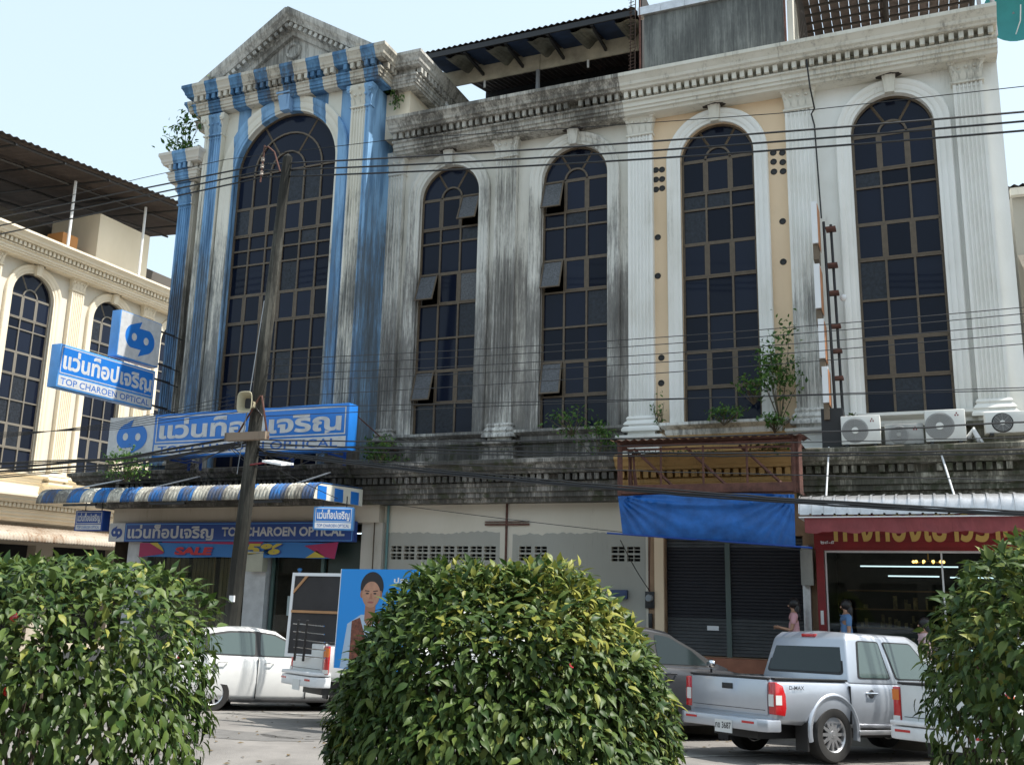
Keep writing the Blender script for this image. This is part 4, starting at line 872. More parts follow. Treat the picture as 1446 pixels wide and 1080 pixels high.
# ================================================================== ROOFTOPS
t = thing('rooftop_shelter', 'open rooftop shelter with brown corrugated roof above the grey shophouse', 'shelter', (-8.2, 1, 13.6))
b = MB(); n = 150; vs = []
for i in range(n+1): x = -11.2+5.75*i/n; k = .022*math.cos(i*PI/2); vs += [(x, -.25, 15.66+k+.02*i/n), (x, 6, 17.3+k)]
b.add(vs, [(2*i, 2*i+2, 2*i+3, 2*i+1) for i in range(n)]); o = b.build('roof_sheet', M_brownroof, t)
b = MB(); b.box(-11.2, -5.45, -.22, -.18, 15.48, 15.62); b.build('eave_angle', M_steel, t)
for i in range(5):      # torn soffit panels between the rafters
    xa = -11.0+i*1.12; m = (M_bluesoffit, mat('soffit_board', (.16, .16, .13), .9, var=.6))[i % 2]
    b = MB(); b.quad((xa, -.15, 15.5), (xa+.55, -.15, 15.5), (xa+.55, 1.0, 15.75), (xa, 1.0, 15.75)); b.build('soffit_panel', M_bluesoffit if i % 2 else m, t)
    b = MB(); vs = []
    for k in range(9): vs += [(xa+.55+.07*k, -.10, 15.46-.03*math.sin(k)), (xa+.55+.07*k, 1.0, 15.70-.10*math.sin(k*.9))]
    b.add(vs, [(2*k, 2*k+2, 2*k+3, 2*k+1) for k in range(8)]); b.build('soffit_panel', mat('soffit_board', (.16, .16, .13)), t)
    b = MB(); b.box(xa-.03, xa+.03, -.18, 1.2, 15.45, 15.53); b.build('rafter', M_steel, t)
for i in range(2): b = MB(); b.box(-11.1+i*2.82, -8.3+i*2.82, 1.0, 1.05, 15.32, 15.80); b.build('fascia_board', M_fascia, t)
for x in (-8.35, -5.5): b = MB(); b.tube((x, 1.03, 13.5), (x, 1.03, 15.32), .055, 8); b.build('column', mat('grey_steel', (.22, .23, .25), .5), t, smooth=True)
b = MB(); b.box(-11.2, -5.4, 4.0, 4.05, 13.2, 17); b.build('dark_back_sheet', M_dark, t)  # near-black sheet stands for the shade deep inside the shelter
b = MB(); b.box(-5.42, -5.38, .2, 4, 13.3, 16.4); b.build('dark_side_sheet', M_dark, t)  # near-black side sheet, shade of the shelter put into its colour
for x in (-9.85, -7.0): b = MB(); b.tube((x, 1.03, 15.32), (x, 1.03, 15.12), .03, 6); b.build('hanging_bracket', M_whitemetal, t)
b = MB(); b.tube((-10.95, .9, 14.9), (-10.4, .6, 13.85), .05, 6); props(b.build('lit_pipe', M_whitemetal, loc=(-10.9, .9, 13.9)), 'short white pipe leaning in the corner of the rooftop shelter', 'pipe')
# grey board hoarding
t = thing('rooftop_hoarding', 'large weathered grey board hoarding on the roof edge above the peach front', 'hoarding', (-3.7, -.1, 13.7))
b = MB(); b.box(-5.25, -2.10, -.12, -.04, 14.0, 15.45); b.build('board', M_conc, t)
b = MB(); b.box(-5.36, -2.05, -.16, -.02, 13.68, 14.0); b.build('yellow_base', M_ledge_y, t)
for i in range(6): b = MB(); b.box(-5.38+i*.556, -4.83+i*.556, -.2, 0, 15.46, 15.66); b.build('cap_sheet', M_galv, t)
for x in (-5.33, -2.06): b = MB(); b.tube((x, -.18, 13.6), (x, -.18, 16.2), .025, 6); b.build('upright_pipe', M_rust, t)
t = thing('rusty_lattice', 'rusty lattice strip hanging between the roof shelter and the grey hoarding', 'lattice', (-5.5, -.2, 13.7))
b = MB(); 
for i in range(26): z = 13.75+i*.085; b.tube((-5.58+random.uniform(-.02, .02), -.25, z), (-5.44+random.uniform(-.03, .03), -.2, z+.06), .010, 4)
for x in (-5.56, -5.45): b.tube((x, -.22, 13.7), (x+.03, -.22, 16.0), .012, 4)
b.build('lattice_bars', mat('dark_rust', (.055, .032, .025), .9), t, kind='stuff')
# tiled roof seen from below
t = thing('tiled_roof', 'sloping tiled roof seen from below above the white shophouse', 'roof', (0, 1, 14))
tm = MB(); pr = [(math.cos(a)*.10, .035*math.sin(a)) for a in [PI*i/4 for i in range(5)]]
tm.add([(x, 0, z) for x, z in pr]+[(x, .33, z-.02) for x, z in pr], [(i, i+1, 5+i+1, 5+i) for i in range(4)]); tme = tm.mesh('roof_tile', smooth=True); tme.materials.append(M_tile)
cnt = 0
for r_ in range(13):
    for c in range(18):
        y = .3+r_*.30; x = -1.95+c*.212
        put(tme, 'roof_tile', t, (x, y, 15.75-.10*y+random.uniform(-.006, .006)), (0, 0, random.uniform(-.03, .03)))
for r_ in range(13): b = MB(); y = .42+r_*.30; b.box(-2.1, 1.85, y, y+.045, 15.66-.10*y, 15.70-.10*y); b.build('batten', mat('old_timber', (.05, .04, .033), .9), t)
for x in (-1.85, 0, 1.8): b = MB(); b.tube((x, .3, 15.6), (x, 4.2, 15.18), .06, 4); b.build('rafter', mat('old_timber', (.05, .04, .033)), t)
b = MB(); b.box(-2.05, 1.9, 4.1, 4.2, 13.3, 15.6); b.build('dark_back_sheet', M_dark, t)  # near-black sheet stands for the dark space under the tiles
b = MB(); b.box(-2.02, -1.9, -.1, 4.1, 13.3, 15.6); b.build('side_wall', M_cream_corn, t)
for k in range(5): b = MB(); b.tube((-1.75+.04*k, .1+.1*k, 13.6), (-1.85+.02*k, .3+.1*k, 15.6), .02, 4); b.build('loose_batten', mat('old_timber', (.05, .04, .033)), t)
for x in (1.80, 2.05): b = MB(); b.tube((x, .3, 13.6), (x, .5, 16), .045, 6); b.build('post', mat('grey_pipe', (.30, .28, .28), .6), t)
# satellite dish
t = thing('satellite_dish', 'teal green satellite dish on the roof corner at the far right', 'dish', (2.62, 1.6, 14.85), (R(106), 0, R(8)), local=True)
b = MB(); b.lathe([(.0001, -.16), (.15, -.155), (.3, -.13), (.45, -.085), (.6, -.02), (.66, .01), (.67, .0), (.6, -.035), (.45, -.10), (.3, -.145), (.0001, -.175)], 32, 'z'); b.build('reflector', mat('teal_mesh', (.03, .25, .25), .6, var=.15), t, smooth=True)
b = MB(); b.path([(0, -.5, -.05), (.02, -.3, .25), (0, 0, .38)], .012); b.build('feed_arm', M_whitemetal, t)
b = MB(); b.tube((0, 0, -.17), (-.6, -.45, -.45), .03, 8); b.build('mount_arm', mat('grey_steel', (.22, .23, .25)), t)
# building further right
t = thing('grey_neighbour', 'plain grey building behind the white shophouse at the right edge', 'building', (2.9, 7, 0))
b = MB(); b.box(2.75, 14, 7, 16, 0, 12.8); b.build('wall', M_cement, t)
b = MB(); vs = []
for i in range(121): x = 2.6+i*.1; k = .03*(-1)**i; vs += [(x, 6.7, 12.85+k), (x, 16, 13.8+k)]
b.add(vs, [(2*i, 2*i+2, 2*i+3, 2*i+1) for i in range(120)]); b.build('roof', M_brownroof, t)
b = MB(); b.box(2.7, 14, 6.75, 6.95, 12.6, 12.8); b.build('eave', M_cream_corn, t)
b = MB(); b.box(2.9, 14, 5.6, 6.9, 5.0, 9.4); b.build('annex', M_creamb, t)
b = MB(); b.quad((2.75, 6.9, 11.0), (14, 6.9, 11.0), (14, 5.4, 9.4), (2.9, 5.4, 9.4)); b.build('lean_to_roof', M_awn_c, t)
b = MB(); b.box(3.0, 3.5, 6.97, 6.995, 11.6, 11.9); b.build('vent', M_dark, t)
# ================================================================== THINGS ON THE FACADES
def aircon(x0, x1, z0, z1, y, casing, lab, old=False):
    t = thing('air_conditioner', lab, 'air conditioner', ((x0+x1)/2, y+.15, z0), group='outdoor air conditioning units on the ledge')
    b = MB(); b.box(x0, x1, y, y+.32, z0+.04, z1); b.build('casing', casing, t, bevel=.018)
    cx = x0+(x1-x0)*.36; cz = (z0+z1)/2+.01; r = (z1-z0)*.37
    b = MB(); b.lathe([(.0001, -.012), (r, -.012), (r+.02, -.004), (r+.02, .01)], 28, 'y', (cx, y, cz)); g = b.build('fan_grille', M_grille if not old else M_black, t)
    b = MB()
    for k in range(6): rr = r*(k+2)/7.5; b.lathe([(rr-.004, -.02), (rr+.004, -.02), (rr+.004, -.013)], 24, 'y', (cx, y, cz), caps=False)
    for k in range(8): a = PI*k/4; b.tube((cx+.05*math.cos(a), y-.018, cz+.05*math.sin(a)), (cx+r*math.cos(a), y-.018, cz+r*math.sin(a)), .004, 4)
    b.build('grille_wires', mat('grille_wire', (.30, .30, .29), .5), g, kind='stuff')
    b = MB(); b.lathe([(.0001, -.028), (r*.27, -.026), (r*.3, -.012)], 20, 'y', (cx, y, cz)); b.build('fan_hub', casing, t)
    if not old:     # three small red rhombi badge
        bx_, bz = x1-.14, z1-.10
        for dx, dz in ((0, .025), (-.022, -.012), (.022, -.012)):
            poly_part(t, 'badge', [(bx_+dx, bz+dz+.022), (bx_+dx+.014, bz+dz), (bx_+dx, bz+dz-.022), (bx_+dx-.014, bz+dz)], Pl('y', y-.004), M_red)
    for x in (x0+.1, x1-.1): b = MB(); b.box(x-.03, x+.03, y-.02, y+.34, z0, z0+.04); b.build('foot', M_steel, t)
aircon(-1.26, -.57, 4.98, 5.56, -1.15, M_ac, 'leftmost white air conditioner beside the black sign base on the ledge')
aircon(-.50, .16, 4.96, 5.38, -1.1, M_ac2, 'lower grey old air conditioner between the two taller white units')
aircon(.19, .86, 4.98, 5.60, -1.15, M_ac, 'tallest white air conditioner in the middle of the ledge row')
aircon(1.17, 1.95, 5.10, 5.52, -1.12, M_ac, 'rightmost air conditioner with black fan, raised on a bracket', old=True)
b = MB(); b.path([(.9, -1.0, 5.1), (.98, -1.1, 5.22), (1.05, -1.08, 5.05), (1.1, -1.0, 4.98)], .05, 8); props(b.build('bent_duct', M_whitemetal, loc=(1.0, -1.0, 5.0), smooth=True), 'bent white pipe between the two right-hand air conditioners', 'pipe')
# old vertical sign seen edge on
t = thing('vertical_sign', 'old vertical sign seen edge-on beside the fluted pilaster of the white shophouse', 'sign', (-1.5, -.8, 5.0))
for (za, zb_, dx) in ((9.05, 9.92, 0), (7.72, 8.62, .0), (6.72, 7.5, .03), (5.85, 6.55, .06)):
    b = MB(); b.box(-1.62+dx, -1.51+dx, -1.1, -.6, za, zb_); b.build('panel', M_letterw, t)
    b = MB(); b.box(-1.507+dx, -1.50+dx, -1.1, -.60, za-.05, zb_-.05); b.build('orange_face', mat('faded_orange', (.5, .22, .10), .7, var=.3), t)
    b = MB(); b.box(-1.62+dx, -1.52+dx, -1.05, -.6, za-.32, za-.01); b.build('tray', mat('brown_plate', (.16, .12, .08), .7, var=.4), t)
for x, y in ((-1.36, -.75), (-1.24, -.55)): b = MB(); b.tube((x, y, 5.0), (x-.06, y, 9.6), .028, 6); b.build('pole', M_steel, t)
for z in (5.6, 6.3, 6.9, 7.5, 8.1, 8.7, 9.4): b = MB(); zz = z+random.uniform(-.1, .1); b.box(-1.39, -1.2, -.76, -.52, zz, zz+.05); b.build('clamp', M_rust, t)
b = MB(); b.box(-1.62, -1.22, -1.0, -.5, 4.98, 5.75); b.build('base_box', M_black, t)
b = MB(); b.sphere((-1.12, -.7, 8.0), .07, 10); b.build('lamp', M_whitemetal, t, smooth=True)
# drain pipe / black cable down the right side of the fluted pilaster
b = MB(); b.path([(-1.60, -.80, 13.2), (-1.56, -.72, 12.6), (-1.52, -.35, 12.3), (-1.60, -.22, 12.25), (-1.55, -.19, 12.0), (-1.5, -.19, 9.9)], .018); props(b.build('hanging_cable', M_wire, loc=(-1.55, -.4, 9.9)), 'black cable hanging from the cornice down beside the right fluted pilaster', 'cable')

# ------------------------------------------------------------------ utility pole
t = thing('utility_pole', 'leaning mould-blackened concrete utility pole in front of the optician sign', 'pole', (-12.62, -4, -.05))
b = MB(); p0, p1 = Vector((-12.72, -4, -.1)), Vector((-12.14, -4, 11.28))
vs = []; n = 8; d = (p1-p0)
for k, (r_) in ((0, .19), (1, .115)):
    for i in range(n):
        a = 2*PI*(i+.5)/n; rr = r_*(1.0 if i % 2 else .93); vs.append(tuple(p0+d*k+Vector((rr*math.cos(a), rr*.9*math.sin(a), 0))))
vs.append(tuple(p1+Vector((0, 0, .10)))); b.add(vs, [(i, (i+1) % n, n+(i+1) % n, n+i) for i in range(n)]+[(n+i, n+(i+1) % n, 2*n) for i in range(n)]); b.build('shaft', M_pole, t)
b = MB(); b.box(-12.95, -11.95, -4.3, -4.16, 5.08, 5.24); b.build('crossarm', grime('arm_wood', (.26, .20, .15), amount=.5), t)
b = MB(); b.tube((-12.72, -4.2, 5.2), (-12.25, -4.15, 6.0), .022, 6); b.tube((-11.95, -4.2, 5.1), (-12.22, -4.15, 6.0), .022, 6); b.build('brace', M_rust, t)
b = MB(); b.path([(-12.2, -4.15, 10.9), (-12.35, -4.2, 11.35), (-12.52, -4.2, 11.5), (-12.62, -4.2, 11.5)], .018); b.tube((-12.62, -4.2, 11.55), (-12.66, -4.2, 10.7), .02, 6); b.build('insulator_bracket', M_rust, t)
for z in (11.22, 11.06, 10.9): b = MB(); b.lathe([(.02, -.05), (.045, -.03), (.03, 0), (.045, .03), (.02, .05)], 10, 'z', (-12.64, -4.2, z)); b.build('insulator', mat('porcelain', (.35, .30, .26), .3), t, smooth=True)
b = MB(); b.box(-12.55, -12.44, -4.24, -4.20, 1.9, 2.02); b.build('tag', M_letterw, t)
b = MB(); b.tube((-12.3, -4.21, 8.0), (-12.52, -4.25, 5.2), .012, 4); b.tube((-12.38, -4.2, 7.2), (-12.6, -4.25, 4.4), .010, 4); b.build('down_wire', mat('pale_wire', (.16, .18, .2), .5), t)
t = thing('horn_speaker', 'pale rectangular horn loudspeaker mounted on the utility pole above the sign', 'loudspeaker', (-12.36, -4.3, 5.6), (0, 0, R(8)), local=True)
b = MB(); pr = [(.17, .22, -.25), (.16, .21, -.24), (.05, .07, -.02), (.05, .07, .12)]; vs = []
for w_, h_, y in pr:
    for i in range(20):
        a = 2*PI*i/20; c, s_ = math.cos(a), math.sin(a); q = .5; vs.append((w_*math.copysign(abs(c)**q, c), y, h_*math.copysign(abs(s_)**q, s_)+.2))
b.add(vs, [(k*20+i, k*20+(i+1) % 20, (k+1)*20+(i+1) % 20, (k+1)*20+i) for k in range(3) for i in range(20)]); o = b.build('horn', mat('speaker_beige', (.42, .38, .26), .5), t, smooth=True)
md = o.modifiers.new('s', 'SOLIDIFY'); md.thickness = .015
b = MB(); b.sphere((0, -.05, .2), .05, 10); b.build('driver_tip', M_whitemetal, t, smooth=True)
b = MB(); b.lathe([(.0001, .0), (.05, 0), (.12, -.10), (.0001, -.10)], 12, 'y', (0, .0, .2)); b.build('throat', M_black, t)
b = MB(); b.tube((0, .12, .2), (.15, .2, .0), .02, 6); b.build('mount', M_steel, t)
t = thing('lamp_reflector', 'white slotted lamp panel sticking out from the utility pole below the sign', 'lamp', (-11.6, -4.3, 4.55))
b = MB(); b.add([(-11.82, -4.5, 4.62), (-11.36, -4.5, 4.54), (-11.36, -4.1, 4.6), (-11.82, -4.1, 4.68), (-11.82, -4.5, 4.58), (-11.36, -4.5, 4.5), (-11.36, -4.1, 4.56), (-11.82, -4.1, 4.64)], [(0, 1, 2, 3), (4, 7, 6, 5), (0, 4, 5, 1), (1, 5, 6, 2), (2, 6, 7, 3), (3, 7, 4, 0)]); b.build('panel', M_letterw, t)
b = MB(); b.tube((-12.4, -4.1, 4.6), (-11.8, -4.3, 4.61), .02, 6); b.build('arm', M_red, t)

# ------------------------------------------------------------------ cables in the plane of the poles
def cable(pts, r, lab, group, name='overhead_cable', jit=0, y=-4.0):
    P = []
    for (xa, za), (xb, zb_) in zip(pts, pts[1:]):
        n = max(2, int(abs(xb-xa)/.6))
        for i in range(n):
            f = i/n; sag = (.0 if len(pts) > 2 else .012*abs(xb-xa))
            P.append((xa+(xb-xa)*f, y, za+(zb_-za)*f-4*sag*f*(1-f)+random.uniform(-jit, jit)))
    P.append((pts[-1][0], y, pts[-1][1]))
    b = MB(); b.path(P, r, 5); o = b.build(name, M_wire, loc=P[len(P)//2]); props(o, lab, 'cable', group); return o
G1 = 'power lines at the top of the pole'
def curve(pts, ext_l=None, ext_r=(9, 0)):
    xs = np.array([p[0] for p in pts]); zs = np.array([p[1] for p in pts]); c = np.polyfit(xs, zs, 2); X = np.arange(min(xs), 9.01, .7)
    return [(float(x), float(np.polyval(c, x))) for x in X]
hv = [curve([(1.91, 9.76), (-3.07, 10.28), (-7.21, 10.52), (-12.6, 11.22)]), curve([(1.9, 9.6), (-3.07, 10.10), (-7.2, 10.34), (-12.6, 11.07)]), curve([(1.88, 9.44), (-3.07, 9.95), (-7.2, 10.18), (-12.6, 10.92)])]
for i, p in enumerate(hv): cable(p, .019, ('upper', 'middle', 'lower')[i]+' of three thick power lines right of the pole top', G1)
for i, p in enumerate(([(-12.64, 11.22), (-20.73, 11.06), (-34, 11.4)], [(-12.64, 11.07), (-20.7, 10.83), (-34, 11.1)], [(-12.64, 10.92), (-20.64, 10.6), (-34, 10.8)])): cable([p[0], p[1], p[2]], .019, ('upper', 'middle', 'lower')[i]+' of three thick power lines left of the pole top', G1)
cable([(9, 9.9), (1.95, 10.22), (-1.83, 10.44), (-5.18, 10.78), (-9.45, 11.25), (-13.8, 11.5), (-16.23, 11.42), (-20.75, 11.19), (-34, 10.9)], .008, 'single thin wire crossing above the three thick power lines', 'thin wires')
G2 = 'thin wires across the middle of the facades'
mids = [[(1.66, 6.6), (-4.9, 6.60), (-12.3, 6.80)], [(1.65, 6.5), (-4.9, 6.47), (-12.3, 6.66)], [(1.64, 6.34), (-4.9, 6.30), (-12.3, 6.48)], [(1.62, 6.19), (-4.9, 6.15), (-12.3, 6.34)], [(1.61, 6.03), (-4.9, 5.95), (-12.3, 6.0)], [(1.55, 5.32), (-4.9, 5.53), (-12.3, 5.78)], [(1.55, 5.36), (-4.9, 5.5), (-12.3, 5.6)]]
for k, p in enumerate(mids): cable(curve(p), .0075, ('topmost', 'second from top', 'third from top', 'fourth from top', 'fifth from top', 'sixth from top', 'lowest')[k]+' of the thin wires across the middle of the facades', G2)
G3 = 'telecom cables in the low bundle'
lows = [[(1.52, 4.84), (-4.9, 4.84), (-12.4, 5.12)], [(1.48, 4.43), (-4.9, 4.60), (-12.4, 5.05)], [(1.48, 4.37), (-4.9, 4.55), (-12.4, 4.95)], [(1.41, 3.49), (-4.9, 4.0), (-12.4, 4.9)], [(1.41, 3.46), (-4.9, 3.97), (-12.4, 4.86)], [(1.45, 3.98), (-4.9, 4.3), (-12.4, 4.8)], [(1.5, 4.62), (-4.9, 4.72), (-12.4, 5.0)], [(1.41, 3.52), (-4.9, 4.04), (-12.4, 4.93)]]
for k, p in enumerate(lows): cable(curve(p), (.014, .016, .013, .020, .018, .009, .008, .014)[k], ('uppermost cable of the low bundle right of the pole', 'second cable of the low bundle, crossing the rusty frame roof', 'third cable of the low bundle, just under the second', 'thick cable drooping across the tarpaulin top', 'thick cable right under the drooping tarpaulin cable', 'thin cable between the rusty frame and the metal awning', 'thin cable crossing the white air conditioners low', 'cable just above the thick drooping tarpaulin cable')[k], G3, jit=.008)
for k in range(12):
    z0 = random.uniform(5.0, 5.25); z1 = z0-random.uniform(.15, .75); z2 = z1-random.uniform(-.1, .5)
    cable([(-12.5, z0), (-16, (z0+z1)/2-.12), (-20.5, z1), (-34, z2)], random.choice((.008, .012, .015)), 'black telecom cable tangled in the low bundle left of the pole', 'telecom cables left of the pole', jit=.01)
for k in range(5):
    z0 = 5.75+.1*k; cable([(-12.5, z0), (-16.2, z0-.25-.06*k), (-20.5, z0-.25-.15*k+.1), (-34, z0+.1-.2*k)], .007, ('lowest', 'fourth', 'middle', 'second', 'top')[k]+' of the five thin wires left of the pole over the cream house', 'thin wires over the cream house')
for k in range(4):      # slack loops near the pole
    b = MB(); xa = -12.4+random.uniform(-.6, .5); P = [(xa+i*.16, -4.05, 4.95-.35*math.sin(PI*i/10)-.02*i+.02*k) for i in range(11)]
    b.path(P, .008, 4); props(b.build('slack_cable', M_wire, loc=(xa+.8, -4.05, 4.7)), 'slack loop of black cable drooping beside the pole', 'cable', 'slack cable loops')
for p, q, lab in (((-11.2, -1.3, 4.1), (-1.9, -2.6, 3.02), 'long thin cable sagging from the ledge across the tarpaulin'), ((-5.2, -2.3, 3.2), (-5.15, -.4, 2.3), 'black drop cable running down to the electricity meter'), ((-11.0, -3.0, 4.0), (-12.4, -4.1, 4.85), 'thin drop wires from the pole to the awning corner')):
    b = MB(); p = Vector(p); q = Vector(q); b.path([p+(q-p)*(i/12)-Vector((0, 0, .05*math.sin(PI*i/12))) for i in range(13)], .009, 4); props(b.build('drop_cable', M_wire, loc=tuple((p+q)/2)), lab, 'cable')
for k in range(6):
    b = MB(); x = -17.2; y = -2.4-.3*k*0; b = b.path([(-12.5, -4.1, 5.0+.05*k), (-14.2, -3.6, 4.85-.03*k), (-17.0+.3*k, -1.6, 5.05-.12*k)], .006, 4); props(b.build('drop_cable', M_wire, loc=(-14.2, -3.6, 4.9)), 'thin drop wire fanning from the pole to the optician wall', 'cable', 'drop wires to the optician')

# ------------------------------------------------------------------ plants
def leaf_mat(name, c0, c1, c2, rough=.46, spec=.26):
    m = bpy.data.materials.new(name); m.use_nodes = True; N, L = nodes(m); b = N['Principled BSDF']
    at = N.new('ShaderNodeAttribute'); at.attribute_name = 'tint'; r = N.new('ShaderNodeValToRGB'); e = r.color_ramp.elements
    e[0].color = (*c0, 1); e[1].color = (*c2, 1); m_ = r.color_ramp.elements.new(.55); m_.color = (*c1, 1)
    L.new(at.outputs['Fac'], r.inputs[0]); L.new(r.outputs[0], b.inputs['Base Color']); b.inputs['Roughness'].default_value = rough; b.inputs['Specular IOR Level'].default_value = spec
    tr = N.new('ShaderNodeBsdfTranslucent'); mx = N.new('ShaderNodeMixShader'); mx.inputs[0].default_value = .22; L.new(r.outputs[0], tr.inputs[0])
    o = N['Material Output']; L.new(b.outputs[0], mx.inputs[1]); L.new(tr.outputs[0], mx.inputs[2]); L.new(mx.outputs[0], o.inputs[0]); return m
M_leaf = leaf_mat('bush_leaf', (.020, .052, .011), (.092, .138, .032), (.30, .29, .055))
M_weed = leaf_mat('weed_leaf', (.03, .08, .02), (.08, .17, .03), (.22, .28, .06), .5)
LV = np.array([(0, 0, 0), (.22, .19, .06), (.22, -.19, .06), (.30, 0, 0), (.52, .235, .03), (.52, -.235, .03), (.60, 0, -.05), (.82, .10, -.10), (.82, -.10, -.10), (1.06, 0, -.26)])
LF = [(0, 3, 1), (0, 2, 3), (3, 6, 4, 1), (3, 2, 5, 6), (6, 9, 7), (6, 8, 9), (6, 7, 4), (6, 5, 8)]
def leaves_mesh(name, pos, dirs, nrm, size, tint, m, simple=False):
    V0 = LV; F = LF
    if simple: V0 = LV[[0, 4, 9, 5]]; F = [(0, 1, 2, 3)]
    n = len(pos); d = dirs/np.linalg.norm(dirs, axis=1, keepdims=True)
    s = np.cross(nrm, d); s /= np.linalg.norm(s, axis=1, keepdims=True)+1e-9; u = np.cross(d, s)
    V = pos[:, None, :] + size[:, None, None]*(V0[None, :, 0, None]*d[:, None, :] + V0[None, :, 1, None]*s[:, None, :]*1.0 + V0[None, :, 2, None]*u[:, None, :])
    k = len(V0); me = bpy.data.meshes.new(name)
    faces = [tuple(i*k+j for j in f) for i in range(n) for f in F]
    me.from_pydata(V.reshape(-1, 3).tolist(), [], faces); me.materials.append(m)
    a = me.attributes.new('tint', 'FLOAT', 'FACE'); a.data.foreach_set('value', np.repeat(tint, len(F)).astype('f')); me.shade_smooth(); return me
def tuft(lab, c, rad, n, size, cat='plant', stem=True, hang=0, name='wall_plant', seed=0, m=None):
    r = np.random.default_rng(seed+int(abs(c[0])*100)); c = np.array(c, float); rad = np.array(rad, float)
    t = thing(name, lab, cat, tuple(c-[0, 0, rad[2]]))
    p = r.normal(0, .45, (n, 3))*rad; tips = [p[i] for i in range(0, n, max(1, n//14))]
    # cluster leaves round twig tips
    tp = np.array(tips)[r.integers(0, len(tips), n)]; p = tp*.75 + r.normal(0, .16, (n, 3))*rad + p*.2
    d = r.normal(0, 1, (n, 3)) + [0, -.4, .1-hang]; nn = r.normal(0, .6, (n, 3)) + [0, -.5, 1]
    me = leaves_mesh('foliage', p + [0, 0, rad[2]], d, nn, size*r.uniform(.6, 1.2, n), r.uniform(0, .75, n), m or M_weed)
    o = bpy.data.objects.new('foliage', me); link(o, t); o['kind'] = 'stuff'
    b = MB(); base = Vector((c[0], c[1]+rad[1]*.3, c[2]-rad[2]*(-1 if hang > .5 else 1)))
    for q in tips: e = Vector(c)+Vector(q); mid = base.lerp(e, .5)+Vector((random.uniform(-.05, .05), 0, .03)); b.path([base, mid, e], [.012, .008, .004], 4)
    b.build('stem', mat('twig', (.10, .08, .05), .8), t)
    return t
tuft('leggy sapling growing from the capital of the blue corner wing against the sky', (-17.95, -1.1, 14.15), (.75, .5, .85), 170, .17, 'sapling', name='sapling', seed=1)
tuft('small weed clump on top of the blue corner wing cornice', (-17.75, -1.1, 13.75), (.6, .3, .18), 90, .14, seed=2)
tuft('tall bushy plant growing on the peach wall right of its window', (-2.45, -.55, 6.75), (.55, .4, 1.15), 700, .11, 'wall shrub', name='wall_shrub', seed=3)
tuft('leafy branch reaching across the lower right panes of the peach window', (-2.95, -.6, 6.35), (.35, .3, .35), 130, .11, seed=4)
tuft('low weed on the sill below the peach window', (-3.55, -.6, 5.85), (.5, .3, .25), 240, .09, seed=5)
tuft('green weed at the right foot of the peach window', (-2.55, -.6, 5.65), (.5, .3, .25), 200, .09, seed=6)
tuft('dry vine on the peach strip beside the left fluted pilaster', (-4.98, -.2, 5.95), (.16, .12, .45), 60, .09, 'vine', seed=7)
tuft('pale green weeds in front of the second grey window', (-6.75, -.7, 5.85), (.6, .3, .35), 170, .10, seed=8)
tuft('weeds trailing over the ledge at the left foot of the peach house', (-6.1, -.9, 5.35), (.6, .3, .45), 330, .09, seed=9)
tuft('dark green fern clump on the ledge at the right end of the main sign', (-11.15, -1.3, 5.25), (.45, .35, .38), 420, .09, seed=10)
tuft('bright shrub on the ledge in front of the emblem of the main sign', (-17.0, -2.8, 5.0), (.75, .4, .48), 700, .09, 'shrub', name='ledge_shrub', seed=11)
tuft('moss and weeds under the left end of the rusty frame roof', (-4.2, -.95, 5.0), (1.1, .15, .10), 240, .06, seed=12)
tuft('dark weeds under the right end of the rusty frame roof', (-2.6, -1.15, 5.05), (.6, .2, .22), 260, .07, seed=13)
tuft('wilted creeper hanging under the white block beside the pediment', (-11.55, -.6, 14.3), (.28, .08, .28), 60, .11, 'creeper', hang=.7, seed=14)
tuft('tiny weed on the cornice at the left foot of the pediment', (-16.75, -1.4, 15.4), (.1, .1, .1), 20, .09, seed=15)
tuft('small weeds growing round the foot of the leftmost grey pilaster', (-11.1, -.5, 5.1), (.3, .2, .2), 80, .07, seed=16)
tuft('tiny weed beside the black base of the vertical sign', (-1.1, -.6, 5.65), (.1, .1, .08), 25, .06, seed=17)

